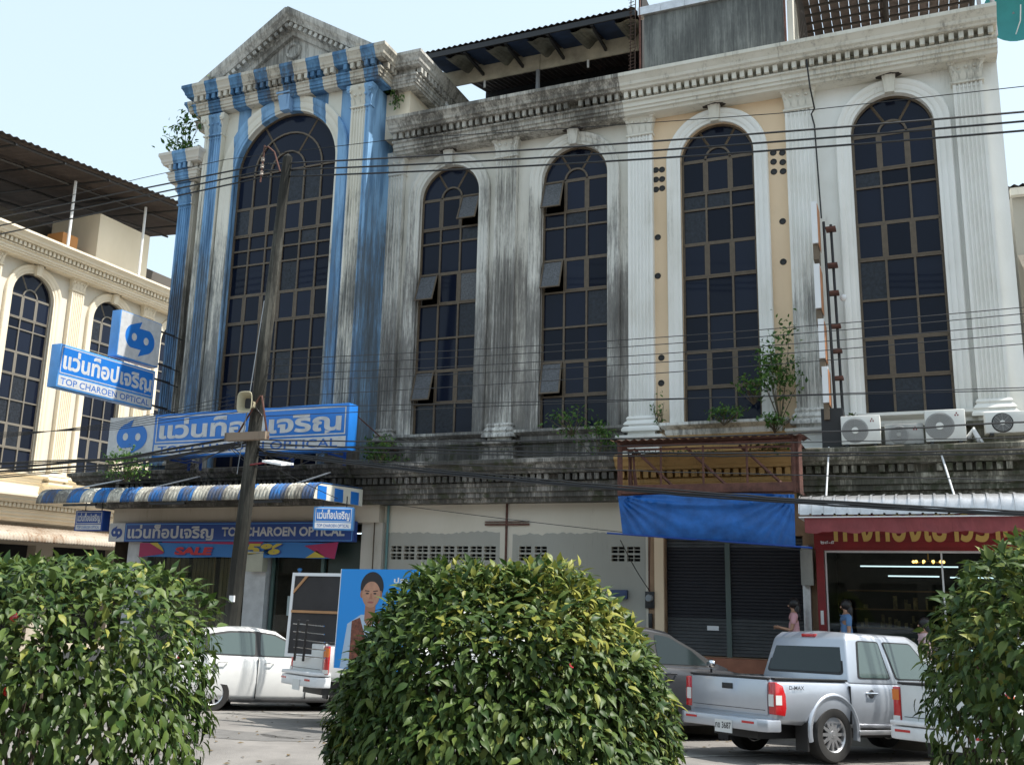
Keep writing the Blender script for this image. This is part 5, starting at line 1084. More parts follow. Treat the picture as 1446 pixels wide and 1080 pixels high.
# ------------------------------------------------------------------ bushes on the median
def atd(u, v, D):   # a point at forward distance D seen at photo pixel (u, v); used to size the hedge domes
    a, b_ = (u-723)/1367, (540-v)/1367
    return Vector((0, -20, 2.2)) + (Fw + Rt*a + Up*b_)*D
def bush(lab, c, rx, ry, rz, n, size, yellow, seed, p=2.6, cut=None, dens=1.0, fl=3, shell=.30):
    r = np.random.default_rng(seed); ca, sa = math.cos(yaw), math.sin(yaw)
    c = np.array(c); t = thing('hedge_bush', lab, 'bush', (c[0], c[1], .33), group='clipped bushes on the median')
    d = r.normal(0, 1, (n*2, 3)); d /= np.linalg.norm(d, axis=1, keepdims=True)
    d = d[(d[:, 2] > -.75)][:n]; n = len(d)
    k = (np.abs(d)**p).sum(1)**(-1/p)      # superellipsoid radius
    lump = 1 + .026*np.sin(d[:, 0]*9+seed)+.022*np.sin(d[:, 2]*11+d[:, 1]*7)+r.normal(0, .018, n)
    depth = 1 - shell*r.power(2.2, n)**-1*0 - shell*(r.uniform(0, 1, n)**2.0)
    L = d*(k*lump*depth)[:, None]*[rx, ry, rz]
    P = np.stack([L[:, 0]*ca - L[:, 1]*sa, L[:, 0]*sa + L[:, 1]*ca, L[:, 2]], 1) + c
    O = np.stack([d[:, 0]*ca - d[:, 1]*sa, d[:, 0]*sa + d[:, 1]*ca, d[:, 2]], 1)
    if cut is not None: keep = cut(L, r); P, O, L, depth, d = P[keep], O[keep], L[keep], depth[keep], d[keep]; n = len(P)
    keep = P[:, 2] > .5; P, O, L, depth, d = P[keep], O[keep], L[keep], depth[keep], d[keep]; n = len(P)
    up = np.clip(O[:, 2:3], 0, 1)
    D = O*.50 + r.normal(0, .40, (n, 3)) + np.array([0, 0, -.75]) + up*np.array([0, 0, .65])
    Nn = O*.9 + np.array([0, 0, .6]) + r.normal(0, .28, (n, 3))
    sz = size*r.uniform(.45, 1.35, n); ti = np.clip(r.uniform(.0, .62, n), 0, 1)
    yl = yellow(L/np.array([rx, ry, rz]), r); ti = np.where(yl, r.uniform(.65, 1.0, n), ti)
    # largest and nearest 300 leaves are single parts
    toward = ((P-np.array([0, -20, 2.2]))**2).sum(1); order = np.argsort(toward - 3*(depth > .93)); single = order[:300]; rest = order[300:]
    me = leaves_mesh('foliage', P[rest]-[c[0], c[1], .33], D[rest], Nn[rest], sz[rest], ti[rest], M_leaf)
    o = bpy.data.objects.new('foliage', me); link(o, t); o['kind'] = 'stuff'
    var = [leaves_mesh('leaf', np.zeros((1, 3)), np.array([[1., 0, 0]]), np.array([[0., 0, 1]]), np.array([1.]), np.array([q]), M_leaf) for q in (.08, .25, .42, .6, .85)]
    for i in single:
        q = (0 if ti[i] < .16 else 1 if ti[i] < .33 else 2 if ti[i] < .5 else 3 if ti[i] < .65 else 4)
        X = Vector(D[i]).normalized(); Y = Vector(Nn[i]).cross(X).normalized(); Zz = X.cross(Y)
        lo = bpy.data.objects.new('leaf', var[q]); link(lo, t)
        lo.matrix_local = Matrix.Translation(Vector(P[i])-Vector((c[0], c[1], .33))) @ Matrix((X, Y, Zz)).transposed().to_4x4() @ Matrix.Scale(sz[i], 4)
    b = MB(); base = Vector((c[0], c[1], .33))
    for i in range(26):
        j = r.integers(0, n); e = Vector(P[j]); e = base+Vector((0, 0, .3)) + (e-base-Vector((0, 0, .3)))*.92
        st = base+Vector((r.uniform(-.25, .25), r.uniform(-.25, .25), 0)); mid = st.lerp(e, .5)+Vector((0, 0, -.08))
        b.path([st, mid, e], [.022, .013, .005], 5)
    b.build('branch', mat('bush_wood', (.07, .05, .035), .9), t, kind='stuff')
    for i in range(fl):
        j = order[int(r.integers(20, 900))]; b = MB()
        for q in range(5): a = 2*PI*q/5; b.sphere((P[j][0]+.012*math.cos(a), P[j][1]-.02, P[j][2]+.012*math.sin(a)), .014, 6)
        b.build('flower', M_lampr, t)
    return t
c = atd(708, 1082, 6.2); bush('large rounded bush in the middle of the foreground with yellowing new leaves on top', c, 1.07, .92, 1.26, 36000, .074,
     lambda q, r: ((q[:, 2] > .62) & (q[:, 0] > -.35) & (r.uniform(0, 1, len(q)) < .20 + .30*(q[:, 0] > .2))) | (r.uniform(0, 1, len(q)) < .03 + .07*(q[:, 0] > .3)), 5, p=2.4, shell=.20, fl=1)
c = atd(10, 985, 5.9); bush('wide flat-topped bush at the left with gaps showing the white car', c, 1.10, .8, .80, 19000, .076,
     lambda q, r: (q[:, 2] > .3) & (r.uniform(0, 1, len(q)) < .05), 11, p=7, shell=.34, fl=3,
     cut=lambda L, r: r.uniform(0, 1, len(L)) > np.where((L[:, 2] < -.25), .55, np.where(L[:, 0] > .35, .35, .1)))
c = atd(1528, 1000, 5.2); bush('bush at the right edge with light top leaves and open twiggy bottom', c, .74, .8, .92, 10000, .078,
     lambda q, r: (q[:, 2] > .2) & (r.uniform(0, 1, len(q)) < .14), 23, p=2.3, shell=.40, fl=1,
     cut=lambda L, r: r.uniform(0, 1, len(L)) > np.where((L[:, 2] < -.1) & (L[:, 0] < .1), .55, .08))

# ================================================================== VEHICLES (local frame: rear axle on the ground, +X forward, +Y left)
def paint(name, col, metal=.0, rough=.28, coat=.6): return mat(name, col, rough, metal, var=.10, vscale=1.5, coat=coat)
M_silver = paint('silver_paint', (.46, .49, .54), .55, .33); M_wpaint = paint('white_car_paint', (.72, .72, .70)); M_oldw = paint('old_white_paint', (.62, .63, .62), rough=.45, coat=.1); M_dgrey = paint('dark_grey_paint', (.05, .052, .058), .3)
M_cglass = mat('car_glass', (.075, .105, .10), .05, spec=.7); M_cglassd = mat('dark_car_glass', (.015, .024, .025), .05, spec=.4); M_chrome = mat('chrome', (.75, .75, .76), .12, 1.0)
def loft(mb, secs, cap=True):
    """secs: list of (x, [(y, z) ... from bottom centre up the left side to top centre]); mirrored to the right"""
    k = None; vs = []
    for x, pts in secs:
        ring = [(x, y, z) for y, z in pts] + [(x, -y, z) for y, z in pts[::-1] if y > 1e-6]
        k = len(ring); vs += ring
    fs = [(i*k+j, i*k+(j+1) % k, (i+1)*k+(j+1) % k, (i+1)*k+j) for i in range(len(secs)-1) for j in range(k)]
    if cap: fs += [tuple(range(k-1, -1, -1)), tuple((len(secs)-1)*k+j for j in range(k))]
    mb.add(vs, fs)
def body_secs(st):  # st: (x, halfwidth, z_bottom, z_top)
    out = []
    for x, w_, z0, z1 in st:
        h = z1-z0
        out.append((x, [(0, z0), (w_-.10, z0), (w_-.03, z0+.10*h), (w_, z0+.42*h), (w_-.005, z0+.66*h), (w_-.025, z0+.88*h), (w_-.055, z1-.012), (w_-.10, z1), (0, z1)]))
    return out
def cutter(fn, m=None):
    b = MB(); fn(b); me = b.mesh('cutter'); me.materials.append(m or M_black); o = bpy.data.objects.new('cutter', me); COL.objects.link(o); return o
def shell(t, name, m, fn, cuts=(), bevel=.018, seg=2, angle=30):
    b = MB(); fn(b); o = b.build(name, m, t); cs = [cutter(c, mm) for c, mm in cuts]
    bake(o, bevel=0, cuts=cs) if cs else None
    if bevel: bake(o, bevel=bevel, seg=seg, angle=angle)
    for c in cs: bpy.data.objects.remove(c)
    return o
def wheel(t, x, y, r, w_, spokes=6, steel=False):
    s = 1 if y > 0 else -1; b = MB()
    prof = [(r*.62, -w_/2+.01), (r*.66, -w_/2), (r*.93, -w_/2), (r*.985, -w_/2+.025), (r, -w_/4), (r, w_/4), (r*.985, w_/2-.025), (r*.93, w_/2), (r*.66, w_/2), (r*.62, w_/2-.01)]
    wo = bpy.data.objects.new('wheel', None); link(wo, t); wo.location = (x, y, r); OFF[wo.name] = Vector((0, 0, 0))
    b.lathe(prof, 36, 'y', caps=False); b.build('tyre', M_tyre, wo, smooth=True)
    b = MB(); f = w_/2-.03
    b.lathe([(r*.64, s*(-w_/2+.02)), (r*.60, s*(-w_/2+.02)), (r*.57, s*(f-.06)), (r*.585, s*f), (r*.64, s*(f+.015))], 32, 'y', caps=False)
    b.lathe([(.0001, s*(f+.005)), (.05, s*(f+.0)), (.065, s*(f-.03))], 16, 'y', caps=False)
    if not steel:
        for i in range(spokes):
            a = 2*PI*i/spokes; ca, sa = math.cos(a), math.sin(a); hw = .023
            vs = []
            for rr, dd, h_ in ((.05, -.005, hw*1.1), (r*.58, -.012, hw*.75)):
                for e in (-1, 1):
                    for q in (0, -.04): vs.append((rr*ca-e*h_*sa, s*(f+dd+q), rr*sa+e*h_*ca))
            b.add(vs, [(0, 2, 6, 4), (1, 5, 7, 3), (0, 4, 5, 1), (2, 3, 7, 6), (4, 6, 7, 5)])
    else: b.lathe([(.0001, s*(f-.03)), (r*.3, s*(f-.02)), (r*.5, s*(f-.05)), (r*.58, s*(f-.03))], 28, 'y')
    b.build('rim', M_alloy, wo, smooth=True, angle=30)
    b = MB(); b.lathe([(.0001, s*(f-.06)), (r*.57, s*(f-.06))], 24, 'y'); b.build('brake_backing', M_black, wo)
def side_panel(t, name, m, corners, pts, off, sgn, inset=0):
    """polygon in (s, t) on the ruled plane given by corners BL, BR, TL, TR (for y > 0, mirrored by sgn), offset outwards"""
    BL, BR, TL, TR = [Vector(c) for c in corners]; nrm = (BR-BL).cross(TL-BL).normalized()
    if nrm.y < 0: nrm = -nrm
    P = []
    for s, u in pts:
        p = (BL*(1-s)+BR*s)*(1-u)+(TL*(1-s)+TR*s)*u + nrm*off; P.append((p.x, p.y*sgn, p.z))
    b = MB(); n = len(P); q = [(x, y-sgn*.01*nrm.y, z) for x, y, z in P]
    b.add(P+q, [tuple(range(n)), tuple(range(2*n-1, n-1, -1))]+[(i, (i+1) % n, n+(i+1) % n, n+i) for i in range(n)]); return b.build(name, m, t)
def rnd(pts, r=.06, n=4):
    """round polygon corners"""
    out = []; k = len(pts)
    for i in range(k):
        p = Vector(pts[i]); a = Vector(pts[i-1]); c = Vector(pts[(i+1) % k]); da = (a-p); dc = (c-p); ra = min(r, da.length*.4); rc = min(r, dc.length*.4)
        A = p+da.normalized()*ra; Cc = p+dc.normalized()*rc
        for j in range(n+1): f = j/n; q = A*(1-f)**2+p*2*f*(1-f)+Cc*f*f; out.append((q.x, q.y))
    return out
def flare(t, x, y0, r0, r1, zc, m, name='wheel_arch', z_end=None):
    b = MB(); s = 1 if y0 > 0 else -1; n = 22; vs = []; A0, A1 = -14, 194
    prof = [(r0-.012, -.05), (r0, .012), (r0+.03, .022), ((r0+r1)/2, .024), (r1-.01, .012), (r1, -.012)]
    for i in range(n+1):
        a = R(A0+(A1-A0)*i/n)
        for rr, dy in prof: vs.append((x+rr*math.cos(a), y0+s*dy, zc+rr*math.sin(a)))
    k = len(prof); b.add(vs, [(i*k+j, (i+1)*k+j, (i+1)*k+j+1, i*k+j+1) for i in range(n) for j in range(k-1)]); return b.build(name, m, t, smooth=True, angle=60)
def plane_quad(t, name, m, pts, th=(0, 0, 0)):
    b = MB(); b.add(pts, [tuple(range(len(pts)))]); return b.build(name, m, t)
def pickup(name, lab, loc, rz, m, crew=True, tilt=0, r=.365, detail=True, old=False, group='vehicles parked at an angle'):
    t = thing(name, lab, 'pickup truck', loc, (0, 0, 0), group=group, local=True)
    t.rotation_euler = (Matrix.Rotation(tilt, 3, 'X') @ Matrix.Rotation(rz, 3, 'Z')).to_euler()
    W = .86 if not old else .80; zt = 1.06; zb = .50; xr = -1.10
    st = [(xr, W-.045, zb, zt), (xr+.05, W-.012, zb, zt), (-.6, W, zb-.02, zt), (.5, W, zb-.06, zt), (1.6, W+.005, .42, zt-.01), (2.6, W, .42, zt-.02), (3.2, W-.01, .40, zt-.04), (3.6, W-.05, .40, .96), (3.80, W-.16, .42, .82)]
    arch = [(x, (lambda b, x=x: b.tube((x, -W-.2, r+.03), (x, -W+.26, r+.03), r+.085, 28)), M_black) for x in (0, 2.98)] + [(x, (lambda b, x=x: b.tube((x, W-.26, r+.03), (x, W+.2, r+.03), r+.085, 28)), M_black) for x in (0, 2.98)]
    bedl = .36
    cuts = [(f, mm) for _, f, mm in arch] + [((lambda b: b.box(xr+.055, bedl-.05, -W+.11, W-.11, .66, 1.3)), M_black)]
    shell(t, 'body', m, lambda b: loft(b, body_secs(st)), cuts, bevel=.014)
    # cab greenhouse
    x0, x1, x2, x3 = bedl-.01, 2.95, bedl+.15, 2.02; zc0, zc1 = zt-.04, 1.72; wb, wt = W-.035, W-.225
    if not crew: x0, x2 = .95, 1.1
    def gh_(b):
        secs = [(x0, x2, wb, wt)]
        vs = []; 
        ringb = [(x0, wb), (x0+.4, wb+.005), (x1-.6, wb), (x1, wb-.12)]; ringm = [(x2-.02, wt+.045), (x0+.45, wt+.055), (x3-.12, wt+.05), (x3+.12, wt-.03)]; ringt = [(x2+.06, wt-.02), (x0+.5, wt), (x3-.15, wt-.005), (x3-.02, wt-.09)]
        rows = [(ringb, zc0), (ringm, zc1-.075), (ringt, zc1)]
        for rg, z in rows:
            for x, y in rg: vs.append((x, y, z))
            for x, y in rg[::-1]: vs.append((x, -y, z))
        k = 8; fs = [(i*k+j, i*k+(j+1) % k, (i+1)*k+(j+1) % k, (i+1)*k+j) for i in range(2) for j in range(k)]
        fs += [tuple(range(k-1, -1, -1))]
        n0 = len(vs); vs += [((ringt[0][0]+.12), 0, zc1+.03), (ringt[3][0]-.12, 0, zc1+.03)]; T = 2*k
        fs += [(T, T+1, n0), (T+1, T+2, n0+1, n0), (T+2, T+3, n0+1), (T+3, T+4, n0+1), (T+4, T+5, n0+1), (T+5, T+6, n0, n0+1), (T+6, T+7, n0), (T+7, T, n0)]
        b.add(vs, fs)
    shell(t, 'cab', m, gh_, (), bevel=.035, seg=3, angle=18)
    zm = zc1-.075; wm = wt+.05
    for sg in (-1, 1):
        Cn = ((x0, wb+.003, zc0), (x1-.6, wb, zc0), (x2, wm+.004, zm), (x3-.12, wm, zm))
        rub = (rnd([(.10, .12), (.46, .12), (.46, .96), (.135, .96)], .05), rnd([(.52, .12), (1.13, .12), (1.0, .62), (.96, .96), (.52, .96)], .05)) if crew else (rnd([(.06, .12), (1.13, .12), (.97, .96), (.10, .96)], .05),)
        gls = (rnd([(.115, .15), (.445, .15), (.445, .93), (.15, .93)], .04), rnd([(.535, .15), (1.10, .15), (.975, .62), (.945, .93), (.535, .93)], .04)) if crew else (rnd([(.075, .15), (1.1, .15), (.955, .93), (.115, .93)], .04),)
        for P in rub: side_panel(t, 'window_seal', M_black, Cn, P, .007, sg)
        for P in gls: side_panel(t, 'side_window', M_cglass, Cn, P, .012, sg)
        # door seams, handles
        for xs_ in ((bedl-.02, 1.60, 2.62) if crew else (.93, 2.5)):
            b = MB(); b.box(xs_-.005, xs_+.005, sg*(W-.03), sg*(W+.0075), .50, zt-.06); b.build('door_seam', M_black, t)
        for xs_ in ((.78, 1.85) if crew else (1.2,)):
            b = MB(); b.path([(xs_-.10, sg*(W-.01), .905), (xs_-.07, sg*(W+.035), .91), (xs_+.07, sg*(W+.035), .91), (xs_+.10, sg*(W-.01), .905)], .016, 8); b.build('door_handle', M_chrome, t, smooth=True)
            b = MB(); b.lathe([(.0001, 0), (.055, 0), (.06, .004)], 16, 'y', (xs_, sg*(W+.001), .90)); b.build('handle_cup', M_black if not detail else M_dgrey, t)
        b = MB(); b.box(bedl+.1, 2.5, sg*(W-.06), sg*(W+.035), .36, .42); b.build('side_step', M_alloy if not old else M_black, t, bevel=.012)
        # mirror
        b = MB(); b.sphere((2.42, sg*(W+.13), 1.12), .11, 12, (.45, .9, .75)); b.build('mirror', M_chrome, t, smooth=True)
        for x in (0, 2.98): flare(t, x, sg*(W-.004), r+.075, r+.145, r+.03, m)
        b = MB(); b.box(-.52, -.49, sg*(W-.22), sg*(W-.01), .16, .52); b.build('mud_flap', M_black, t)
        # tail lamp
        la = MB(); la.prism([(xr-.015, .62), (xr+.16, .60), (xr+.19, .70), (xr+.18, .86), (xr+.13, .98), (xr+.02, 1.025), (xr-.015, 1.02)], sg*(W-.115), sg*(W+.012)) if not old else la.box(xr-.02, xr+.05, sg*(W-.10), sg*(W+.006), .60, 1.02)
        lo = la.build('tail_lamp', M_lampr, t, bevel=.012)
        if not old:
            b = MB(); b.box(xr-.024, xr-.012, min(sg*(W-.105), sg*(W-.02)), max(sg*(W-.105), sg*(W-.02)), .72, .87); b.build('reversing_lens', M_lampc, lo)
            b = MB(); b.box(xr-.01, xr+.10, min(sg*(W+.013), sg*(W+.016)), max(sg*(W+.013), sg*(W+.016)), .74, .86); b.build('reversing_lens', M_lampc, lo)
        else:
            b = MB(); b.box(xr-.026, xr+.03, sg*(W-.09) if sg > 0 else sg*(W+.009), sg*(W+.009) if sg > 0 else sg*(W-.09), .86, .99); b.build('indicator_lens', M_lampo, lo)
            b = MB(); b.box(xr-.026, xr+.03, sg*(W-.09) if sg > 0 else sg*(W+.009), sg*(W+.009) if sg > 0 else sg*(W-.09), .61, .67); b.build('reversing_lens', M_lampc, lo)
        # bed rail caps
        b = MB(); b.box(xr+.03, bedl-.03, sg*(W-.115), sg*(W-.03), zt-.004, zt+.022); b.build('bed_rail', M_black, t, bevel=.008)
        wheel(t, 0, sg*(W-.12), r, .24, 12 if not old else 6, steel=old); wheel(t, 2.98, sg*(W-.12), r, .24, 12 if not old else 6, steel=old)
    # rear window, third lamp, tailgate, bumper
    zr0, zr1 = zc0+.12, zm-.015; fx = lambda z: x0+(x2-x0)*(z-zc0)/(zm-zc0)
    for nm, mm, e, o_ in (('window_seal', M_black, .0, .010), ('rear_window', M_cglassd, .03, .016)):
        P = rnd([(-wb+.10+e, zr0+e), (wb-.10-e, zr0+e), (wm-.07-e, zr1-e), (-wm+.07+e, zr1-e)], .07)
        plane_quad(t, nm, mm, [(fx(z)-o_, y, z) for y, z in P])
    b = MB(); b.box(x2-.02, x2+.06, -.13, .13, zm+.012, zm+.055); b.build('brake_lamp', M_lampr, t, bevel=.008)
    tg = MB(); tg.box(xr-.028, xr+.0, -W+.125, W-.125, .60, zt-.01); to = tg.build('tailgate', m, t, bevel=.012)
    b = MB(); b.box(xr-.036, xr+.03, -W+.11, W-.11, zt-.006, zt+.02); b.build('gate_cap', M_black, to, bevel=.006)
    b = MB(); b.box(xr-.042, xr-.03, -.10, .10, .90, .975); b.build('gate_handle', M_black, to, bevel=.01)
    b = MB(); b.box(xr-.031, xr-.029, -W+.16, W-.16, .66, .668); b.build('gate_crease', M_dgrey if not old else M_black, to)
    b = MB(); zb0 = .40; P = [(-W+.0, xr+.10), (-W+.02, xr-.13), (-W+.14, xr-.2), (W-.14, xr-.2), (W-.02, xr-.13), (W, xr+.10)]
    b.zprism([(x, y) for y, x in P][::-1], zb0, zb0+.155); bo = b.build('rear_bumper', m if not old else M_whitemetal, t, bevel=.022)
    if old: b = MB(); b.zprism([(x-.01, y) for y, x in P][::-1], zb0+.17, zb0+.22); b.build('bumper_bar', M_whitemetal, bo, bevel=.015)
    for y in (-.55, .55): b = MB(); b.box(xr-.205, xr-.195, y-.11, y+.11, zb0+.09, zb0+.12); b.build('reflector', M_lampr, bo)
    b = MB(); b.box(xr-.215, xr-.20, -.16-.10, .16-.10, zb0-.06, zb0+.10); no = b.build('number_plate', mat('plate_white', (.62, .63, .62), .5), t)
    b = MB(); b.box(-1.0, 3.5, -.42, .42, .28, .50); b.tube((0, -.7, .36), (0, .7, .36), .06, 8); b.build('chassis', M_black, t)
    if not old:
        plf = lambda u, v: (xr-.2165, -u, v)
        text(no, 'กข 3687', -.05, .25, zb0-.01, zb0+.075, plf, M_black, .02)
        text(t, 'D-MAX', -.56, -.28, .935, .985, lambda u, v: (-(-.56-u)-.85, -W-.006+.0, v), M_dgrey, .012)
        text(to, '3000', -.30, -.10, .70, .73, lambda u, v: (xr-.032, u*-1-.8+.0, v), M_dgrey, .01) if 0 else None
    plane_quad(t, 'windscreen', M_cglass, [(x1-.02, wb-.2, zc0+.03), (x1-.02, -wb+.2, zc0+.03), (x3+.16, -wt+.04, zm-.02), (x3+.16, wt-.04, zm-.02)])
    b = MB(); b.box(3.62, 3.84, -.5, .5, .55, .8); b.build('grille', M_chrome, t, bevel=.02)
    for sg in (-1, 1): b = MB(); b.box(3.60, 3.78, sg*.52, sg*.72, .66, .84); b.build('headlight', M_lampc, t, bevel=.02)
    return t
CAMB = -.055
pickup('silver_pickup', 'silver double-cab pickup truck with alloy wheels parked nose-in by the gold shop', (-1.93, -5.10, zroad(-5.1)+.02), .94, M_silver, tilt=CAMB)
pickup('loaded_pickup', 'old white pickup truck loaded with two framed boards behind the middle bush', (-8.52, -5.55, zroad(-5.6)+.20), .94, M_oldw, crew=False, tilt=CAMB, old=True, r=.33)
pickup('white_pickup', 'white pickup truck mostly hidden behind the right bush, tall orange and red lamp', (.85, -5.75, zroad(-5.8)+.04), .94, M_oldw, crew=False, tilt=CAMB, old=True, r=.33)

def hatch(name, lab, loc, rz, m, tilt=0, s=1.0, r=.31, glass=None, cat='car'):
    t = thing(name, lab, cat, loc, group='vehicles parked at an angle', local=True); t.scale = (s, s, s)
    t.rotation_euler = (Matrix.Rotation(tilt, 3, 'X') @ Matrix.Rotation(rz, 3, 'Z')).to_euler(); W = .84; glass = glass or M_cglass
    st = [(-.74, W-.14, .34, .86), (-.66, W-.05, .28, .95), (-.35, W-.01, .22, .985), (.5, W, .19, .97), (1.4, W+.005, .19, .945), (2.1, W, .19, .93), (2.6, W-.03, .20, .86), (2.95, W-.07, .22, .78), (3.16, W-.20, .26, .62)]
    cuts = [((lambda b, x=x, a=a, c=c: b.tube((x, a, r+.01), (x, c, r+.01), r+.06, 28)), M_black) for x in (0, 2.52) for a, c in ((-W-.2, -W+.24), (W-.24, W+.2))]
    shell(t, 'body', m, lambda b: loft(b, body_secs(st)), cuts, bevel=.02)
    zc0 = .93; prof = [(-.62, .96, .62), (-.42, 1.24, .60), (-.20, 1.42, .575), (.25, 1.485, .57), (.75, 1.495, .57), (1.15, 1.44, .56), (1.62, 1.16, .60), (2.10, .94, .64)]
    def g(b):
        secs = []
        for x, z, wt in prof: secs.append((x, [(0, zc0-.05), (W-.07, zc0-.05), (W-.08, zc0+.02), (W-.08-(W-.08-wt)*min(1, (z-zc0)/.55)*.92, max(z-.05, zc0+.021)), (wt-.09, max(z-.006, zc0+.03)), (0, max(z+.012, zc0+.035))]))
        loft(b, secs)
    shell(t, 'cabin', m, g, (), bevel=.02, seg=2, angle=22)
    for sg in (-1, 1):
        f = lambda x, z: (x, sg*(W-.08-(W-.08-.575)*(z-zc0)/.55*.92+.006), z)
        for P, nm, mm, o_ in ((rnd([(-.50, 1.03), (-.1, .975), (1.96, .955), (1.52, 1.20), (1.10, 1.385), (.72, 1.425), (.22, 1.415), (-.20, 1.34)], .06), 'window_seal', M_black, 0), (rnd([(-.14, 1.01), (.72, .99), (.72, 1.39), (.24, 1.38), (-.12, 1.31)], .05), 'side_window', glass, .006), (rnd([(.82, .99), (1.72, .985), (1.45, 1.19), (1.08, 1.355), (.82, 1.385)], .05), 'side_window', glass, .006), (rnd([(-.42, 1.05), (-.22, 1.02), (-.2, 1.27)], .03), 'side_window', glass, .006)):
            plane_quad(t, nm, mm, [tuple(Vector(f(x, z))+Vector((0, sg*o_, 0))) for x, z in P])
        for xs_ in (-.02, .77, 1.72):
            z0 = .24 if xs_ > .5 else .62; b = MB(); b.box(xs_-.005, xs_+.005, sg*(W-.03), sg*(W+.006), z0, .95); b.build('door_seam', M_black, t)
        for xs_ in (.12, .98): b = MB(); b.path([(xs_-.08, sg*(W-.01), .86), (xs_-.05, sg*(W+.03), .865), (xs_+.06, sg*(W+.03), .865), (xs_+.09, sg*(W-.01), .86)], .013, 8); b.build('door_handle', m, t, smooth=True)
        b = MB(); b.sphere((1.62, sg*(W+.09), 1.02), .10, 12, (.5, .8, .62)); b.build('mirror', M_chrome if m is M_dgrey else m, t, smooth=True)
        b = MB(); b.sphere((-.62, sg*(W-.13), .84), .12, 12, (.6, .5, 1.1)); b.build('tail_lamp', M_lampr, t, smooth=True)
        b = MB(); b.box(.3, 2.2, sg*(W-.05), sg*(W+.012), .18, .23); b.build('sill', M_black, t, bevel=.01)
        b = MB(); b.sphere((2.92, sg*(W-.2), .68), .15, 12, (.9, .6, .6)); b.build('headlight', M_lampc, t, smooth=True)
        for x in (0, 2.52): wheel(t, x, sg*(W-.11), r, .20, 10)
    plane_quad(t, 'rear_window', M_cglassd, [(-.605, .48, 1.0), (-.605, -.48, 1.0), (-.30, -.46, 1.36), (-.30, .46, 1.36)])
    b = MB(); b.box(-.5, 3.0, -.6, .6, .16, .3); b.build('underbody', M_black, t)
    return t
hatch('white_hatchback', 'white hatchback car seen through and beside the left bush', (-12.55, -4.85, zroad(-4.9)-.02), .94, M_wpaint, tilt=CAMB)
hatch('dark_car', 'dark grey car parked between the middle bush and the silver pickup', (-5.3, -4.4, zroad(-4.3)+.04), .94, M_dgrey, tilt=CAMB, s=1.16, glass=M_cglassd)

# boards standing in the loaded pickup's bed
def board(name, lab, p0, p1, z0, z1, lean, fn):
    """upright framed board from ground points p0 to p1"""
    d = Vector((p1[0]-p0[0], p1[1]-p0[1], 0)); L_ = d.length; t = thing(name, lab, 'board', (p0[0], p0[1], z0), (lean, 0, math.atan2(d.y, d.x)), local=True); fn(t, L_, z1-z0); return t
def back_board(t, w_, h):
    b = MB(); b.box(0, w_, 0, .03, 0, .05) ; b.build('frame_rail', M_letterw, t)
    b = MB(); b.box(0, w_, 0, .03, h-.05, h); b.build('frame_rail', M_letterw, t)
    for x in (0, w_-.05): b = MB(); b.box(x, x+.05, 0, .03, .05, h-.05); b.build('frame_stile', M_letterw, t)
    b = MB(); b.box(.05, w_-.05, .014, .02, .05, h-.05); b.build('backing', mat('board_back', (.03, .027, .028), .7, var=.3), t)
    b = MB(); b.box(.05, w_-.05, -.01, .013, h*.52, h*.55); b.build('cross_batten', M_wood, t)
    b = MB(); b.add([(.05, .0, h-.34), (.05, .0, h-.28), (.26, .0, h-.05), (.32, .0, h-.05), (.05, .012, h-.34), (.05, .012, h-.28), (.26, .012, h-.05), (.32, .012, h-.05)], [(0, 3, 2, 1), (4, 5, 6, 7), (0, 1, 5, 4), (3, 0, 4, 7), (1, 2, 6, 5)]); b.build('corner_batten', M_wood, t)
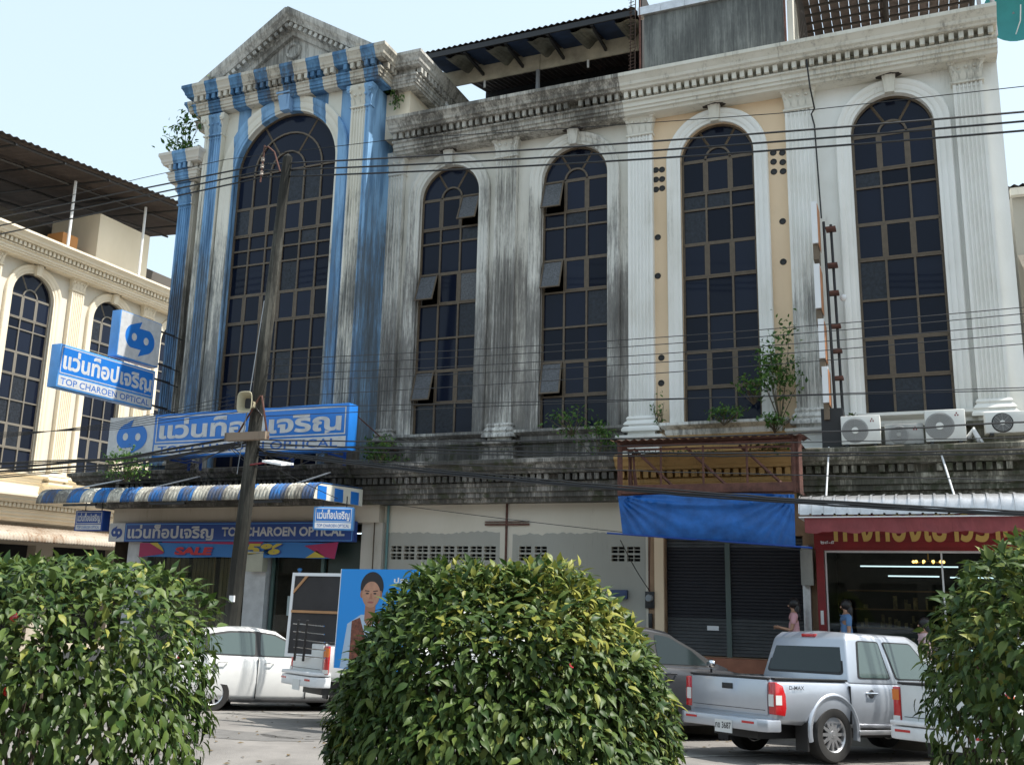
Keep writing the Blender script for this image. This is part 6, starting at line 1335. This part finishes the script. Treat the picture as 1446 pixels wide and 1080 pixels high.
def poster(t, w_, h):
    b = MB(); b.box(0, w_, 0, .03, 0, h); b.build('panel', mat('poster_blue', (.01, .26, .72), .35), t)
    b = MB(); b.box(-.012, 0, -.004, .034, 0, h); b.build('frame_stile', M_letterw, t)
    cx, cz = w_*.42, h-.33
    f = lambda e: (lambda u, v: (max(.01, cx+(u-cx)*1.45), -e, max(.01, min(h-.01, cz+(v-cz)*1.45))))
    E_ = lambda cx, cz, a, b_, a0=0, a1=360, n=28: [(cx+a*math.cos(R(a0+(a1-a0)*i/n)), cz+b_*math.sin(R(a0+(a1-a0)*i/n))) for i in range(n+(a1-a0 < 360))]
    sk = mat('print_skin', (.48, .25, .16), .5, var=.25, vscale=9); sh = mat('print_skin_shadow', (.33, .15, .09), .5); hr = mat('print_hair', (.012, .01, .012), .5)
    poly_part(t, 'printed_shirt', [(cx-.36, h-1.2), (cx-.30, cz-.34), (cx-.12, cz-.24), (cx+.12, cz-.24), (cx+.30, cz-.34), (cx+.36, h-1.2)], f(.001), mat('print_shirt', (.40, .52, .66), .5))
    poly_part(t, 'printed_waistcoat', [(cx-.24, h-1.2), (cx-.24, cz-.31), (cx-.13, cz-.27), (cx, cz-.55), (cx+.13, cz-.27), (cx+.24, cz-.31), (cx+.24, h-1.2)], f(.002), mat('print_cloth', (.22, .07, .04), .6, var=.8, vscale=22))
    poly_part(t, 'printed_neck', [(cx-.07, cz-.30), (cx-.07, cz-.12), (cx+.07, cz-.12), (cx+.07, cz-.30), (cx, cz-.38)], f(.003), sh)
    poly_part(t, 'printed_hair', E_(cx+.005, cz+.045, .158, .155), f(.003), hr)
    for e in (-1, 1): poly_part(t, 'printed_ear', E_(cx+e*.128, cz-.03, .022, .04), f(.0035), sh)
    poly_part(t, 'printed_face', E_(cx, cz-.03, .122, .135, 150, 390) + E_(cx, cz+.0, .11, .10, 30, 150), f(.004), sk)
    for e in (-1, 1):
        poly_part(t, 'printed_brow', [(cx+e*.025, cz+.005), (cx+e*.085, cz+.012), (cx+e*.09, cz+.002), (cx+e*.025, cz-.004)], f(.005), hr)
        poly_part(t, 'printed_eye', E_(cx+e*.052, cz-.022, .022, .008), f(.005), hr)
    poly_part(t, 'printed_nose', [(cx-.008, cz-.02), (cx+.012, cz-.02), (cx+.026, cz-.08), (cx-.022, cz-.08)], f(.005), sh)
    poly_part(t, 'printed_mouth', E_(cx, cz-.112, .042, .010), f(.005), mat('print_lip', (.30, .09, .08), .5))
    text(t, 'ประ', w_*.70, w_*.88, h-.20, h-.12, lambda u, v: (u, -.002, v), M_letterw, .03)
a0 = atd(403, 905, 15.6); a1 = atd(484, 885, 15.2); board('framed_board', 'white-framed board seen from its dark back, standing in the loaded pickup', (a0.x, a0.y), (a1.x+.2, a1.y), 1.12, 2.44, R(-3), back_board)
a0 = atd(475, 880, 14.9); a1 = atd(585, 880, 14.1); board('poster_board', 'bright blue portrait poster board standing beside the white-framed board', (a0.x, a0.y), (a1.x, a1.y), 1.02, 2.50, R(-2), poster)
t = thing('folding_frame', 'black slatted metal frame lying inside the white-framed board on the pickup', 'frame', (-9.2, -6.9, 1.1), (R(8), 0, R(-8)), local=True)
for i in range(5): b = MB(); b.tube((.12, .0, .08+.12*i), (.75, .0, .06+.12*i), .009, 6); b.build('rung', M_chrome, t)
for x in (.12, .3): b = MB(); b.tube((x, 0, 0), (x+.12, 0, .62), .022, 6); b.build('stile', M_black, t)
b = MB(); b.sphere((0, 0, 0), 0.0001, 4)
t = thing('blue_tap_post', 'light blue pipe with a tap head standing behind the white-framed board', 'pipe', (-13.2, -1.0, .55))
b = MB(); b.tube((-13.2, -1.0, .55), (-13.2, -1.0, 2.55), .03, 8); b.build('pipe', M_bluel, t, smooth=True); b = MB(); b.sphere((-13.2, -1.0, 2.6), .05, 10, (1.2, 1, .8)); b.build('tap_head', M_bluel, t, smooth=True)

# ================================================================== PEOPLE
def skin(name, chains, m, t, sub=2):
    """chains: list of lists of (x, y, z, r) or (.., rx, ry); points closer than 1 mm join"""
    vs = []; es = []; rad = []
    for ch in chains:
        prev = None
        for p in ch:
            key = None
            for i, q in enumerate(vs):
                if (Vector(q)-Vector(p[:3])).length < 1e-3: key = i
            if key is None: vs.append(tuple(p[:3])); rad.append((p[3], p[4] if len(p) > 4 else p[3])); key = len(vs)-1
            if prev is not None and prev != key: es.append((prev, key))
            prev = key
    me = bpy.data.meshes.new(name); me.from_pydata(vs, es, []); 
    me.materials.append(m); o = bpy.data.objects.new(name, me); link(o, t); md = o.modifiers.new('k', 'SKIN'); md.use_smooth_shade = True
    for i, r_ in enumerate(rad): me.skin_vertices[0].data[i].radius = r_; me.skin_vertices[0].data[i].use_root = (i == 0)
    OFF[o.name] = Vector((0, 0, 0)); bake(o, sub=sub); o.data.materials.clear(); o.data.materials.append(m); o.data.shade_smooth(); return o
M_skin = mat('skin', (.42, .23, .15), .5); M_hair = mat('black_hair', (.010, .008, .009), .4)
def woman(lab, loc, rz, top, bottom, arms, h=1.58, skirt=False):
    """faces +X locally; arms = [(elbow), (hand)] per side relative to the shoulder, left then right"""
    t = thing('person', lab, 'person', loc, (0, 0, rz), local=True); k = h/1.6; t.scale = (k, k, k)
    leg = lambda s, fx: [(0, 0, .93, .105, .12), (.0, s*.08, .88, .085), (.02+fx*.5, s*.09, .48, .052), (fx, s*.09, .09, .034), (fx+.06, s*.09, .035, .034), (fx+.16, s*.095, .02, .022)]
    ch = [[(0, 0, .93, .105, .12), (0, 0, 1.08, .085, .10), (.01, 0, 1.26, .09, .115), (0, 0, 1.355, .07, .09), (.0, 0, 1.41, .042), (.015, 0, 1.47, .045), (.02, 0, 1.53, .068, .062), (.01, 0, 1.585, .05, .045)], leg(1, .12), leg(-1, -.10)]
    sl = []
    for s, (el, ha) in zip((1, -1), arms):
        S = Vector((0, s*.155, 1.32)); E = S+Vector(el); H = S+Vector(ha); d = (H-E).normalized(); sd_ = d.orthogonal().normalized()
        ch.append([(0, 0, 1.355, .07, .09), (*S, .048), (*E, .034), (*H, .021)])
        palm = H+d*.05; ch.append([(*H, .021), (*palm, .024, .014)])
        for q in range(4):
            o_ = sd_*(q-1.5)*.014; ch.append([(*palm, .024, .014), (*(palm+o_+d*.03), .0075), (*(palm+o_*1.1+d*(.055+.008*(q in (1, 2)))+Vector((0, 0, -.012))), .006)])
        ch.append([(*H, .021), (*(H+d*.03+sd_*.03), .009), (*(H+d*.055+sd_*.04), .007)])
        sl.append([(0, 0, 1.34, .08, .10), (*(S+Vector((0, 0, .005))), .060), (*(S+(E-S)*.62), .052)])
    skin('body', ch, M_skin, t)
    skin('blouse', [[(0, 0, .96, .125, .145), (0, 0, 1.08, .105, .125), (.01, 0, 1.26, .108, .135), (0, 0, 1.34, .08, .10)]]+sl, top, t)
    if skirt: skin('skirt', [[(0, 0, .97, .12, .14), (0, 0, .80, .14, .16), (.0, 0, .55, .15, .17)]], bottom, t)
    else: skin('trousers', [[(0, 0, .98, .12, .14), (0, 0, .92, .115, .135)]]+[[(0, 0, .92, .115, .135), (.0, s*.085, .84, .10), (.02+fx*.5, s*.09, .48, .068), (fx, s*.09, .12, .052)] for s, fx in ((1, .12), (-1, -.10))], bottom, t)
    b = MB(); b.m = Matrix.Identity(4); b.sphere((-.012, 0, 1.545), .098, 16, (1.0, .88, 1.06)); b.sphere((-.06, 0, 1.44), .085, 14, (.72, .95, 1.6)); b.sphere((-.075, 0, 1.33), .07, 12, (.6, 1.0, 1.3)); b.build('hair', M_hair, t, smooth=True, angle=80)
    b = MB(); b.sphere((.088, 0, 1.505), .014, 8, (1.2, .8, 1.4)); b.build('nose', M_skin, t, smooth=True)
    for s in (1, -1):
        b = MB(); b.sphere((.080, s*.027, 1.528), .006, 8, (.6, 1.4, .6)); b.build('eye', M_hair, t, smooth=True)
        b = MB(); b.box(-.0+(.16 if 0 else 0)+(.12 if s > 0 else -.10)-.05, (.12 if s > 0 else -.10)+.17, s*.09-.04, s*.09+.04, 0, .035); b.build('shoe', M_black, t, bevel=.012)
    b = MB(); b.sphere((.075, 0, 1.47), .012, 8, (.5, 1.6, .5)); b.build('lips', mat('lips', (.35, .08, .08), .5), t, smooth=True)
    return t
M_pink = mat('pink_cotton', (.62, .33, .36), .8); M_denim = mat('blue_denim', (.12, .24, .45), .8, var=.2); M_dk = mat('dark_trousers', (.03, .03, .04), .8)
woman('woman in a pink short-sleeved top in front of the right roller shutter', (-2.22, -1.35, .57), R(190), M_pink, M_dk, [((.06, .02, -.24), (.26, -.02, -.20)), ((.05, -.02, -.24), (.25, .04, -.22))], 1.60)
woman('woman in a blue shirt carrying an orange bag by the gold shop window', (-1.32, -1.30, .57), R(200), M_denim, M_dk, [((.02, .03, -.26), (.14, .0, -.42)), ((.03, -.03, -.25), (.2, .0, -.38))], 1.60)
w3 = woman('woman with long black hair and pink and white top near the pickup bonnet', (-.05, -1.75, .30), R(195), mat('pale_pink_cotton', (.72, .50, .52), .8), M_dk, [((.04, .03, -.25), (.12, .0, -.44)), ((.03, -.03, -.25), (.1, .0, -.46))], 1.60)
t = thing('shopping_bag', 'orange and red shopping bag held by the woman in blue', 'bag', (-1.47, -1.50, 1.18), (0, 0, R(15)), local=True)
b = MB(); b.add([(-.13, -.05, 0), (.13, -.05, 0), (.13, .05, 0), (-.13, .05, 0), (-.15, -.04, .26), (.15, -.04, .26), (.15, .04, .26), (-.15, .04, .26)], [(0, 3, 2, 1), (0, 1, 5, 4), (1, 2, 6, 5), (2, 3, 7, 6), (3, 0, 4, 7)]); b.build('bag_body', mat('orange_bag', (.70, .16, .03), .6), t)
b = MB(); b.box(.0, .12, -.062, -.055, .03, .20); b.build('red_panel', M_red, t)
b = MB(); b.path([(-.07, 0, .25), (-.05, 0, .38), (.05, 0, .38), (.07, 0, .25)], .007, 6); b.build('handle', M_red, t)
# bird in the sky, high above the pediment
t = thing('bird', 'tiny dark bird flying in the sky above the pediment', 'bird', (-19.0, 12.0, 27.1))
b = MB(); b.sphere((-19, 12, 27.1), .10, 8, (2.0, .8, .7)); b.build('body', M_dgrey, t, smooth=True)
for s in (-1, 1): b = MB(); b.add([(-19, 12, 27.12), (-18.85, 12, 27.12), (-18.95, 12+s*.3, 27.25), (-19.1, 12+s*.28, 27.22)], [(0, 1, 2, 3)]); b.build('wing', M_dgrey, t)

# ================================================================== ACROSS THE STREET (unseen behind the camera; added to darken the reflections in glass)
t = thing('opposite_shophouse', 'plain three-storey shophouse row added across the street, unseen behind the camera', 'building', (-12, -44, 0))
b = MB(); wall_holes(b, -70, 45, 0, 11.5, [(-68+i*4.0+.6, -68+i*4.0+3.4, z, z+1.7) for i in range(28) for z in (4.6, 8.2)]+[(-68+i*4.0+.4, -68+i*4.0+3.6, .3, 3.2) for i in range(28)], -44, -.3)
b.box(-70, 45, -56, -44.35, 0, 11.4); b.build('wall', mat('opposite_wall', (.20, .18, .15), .9, var=.4), t)
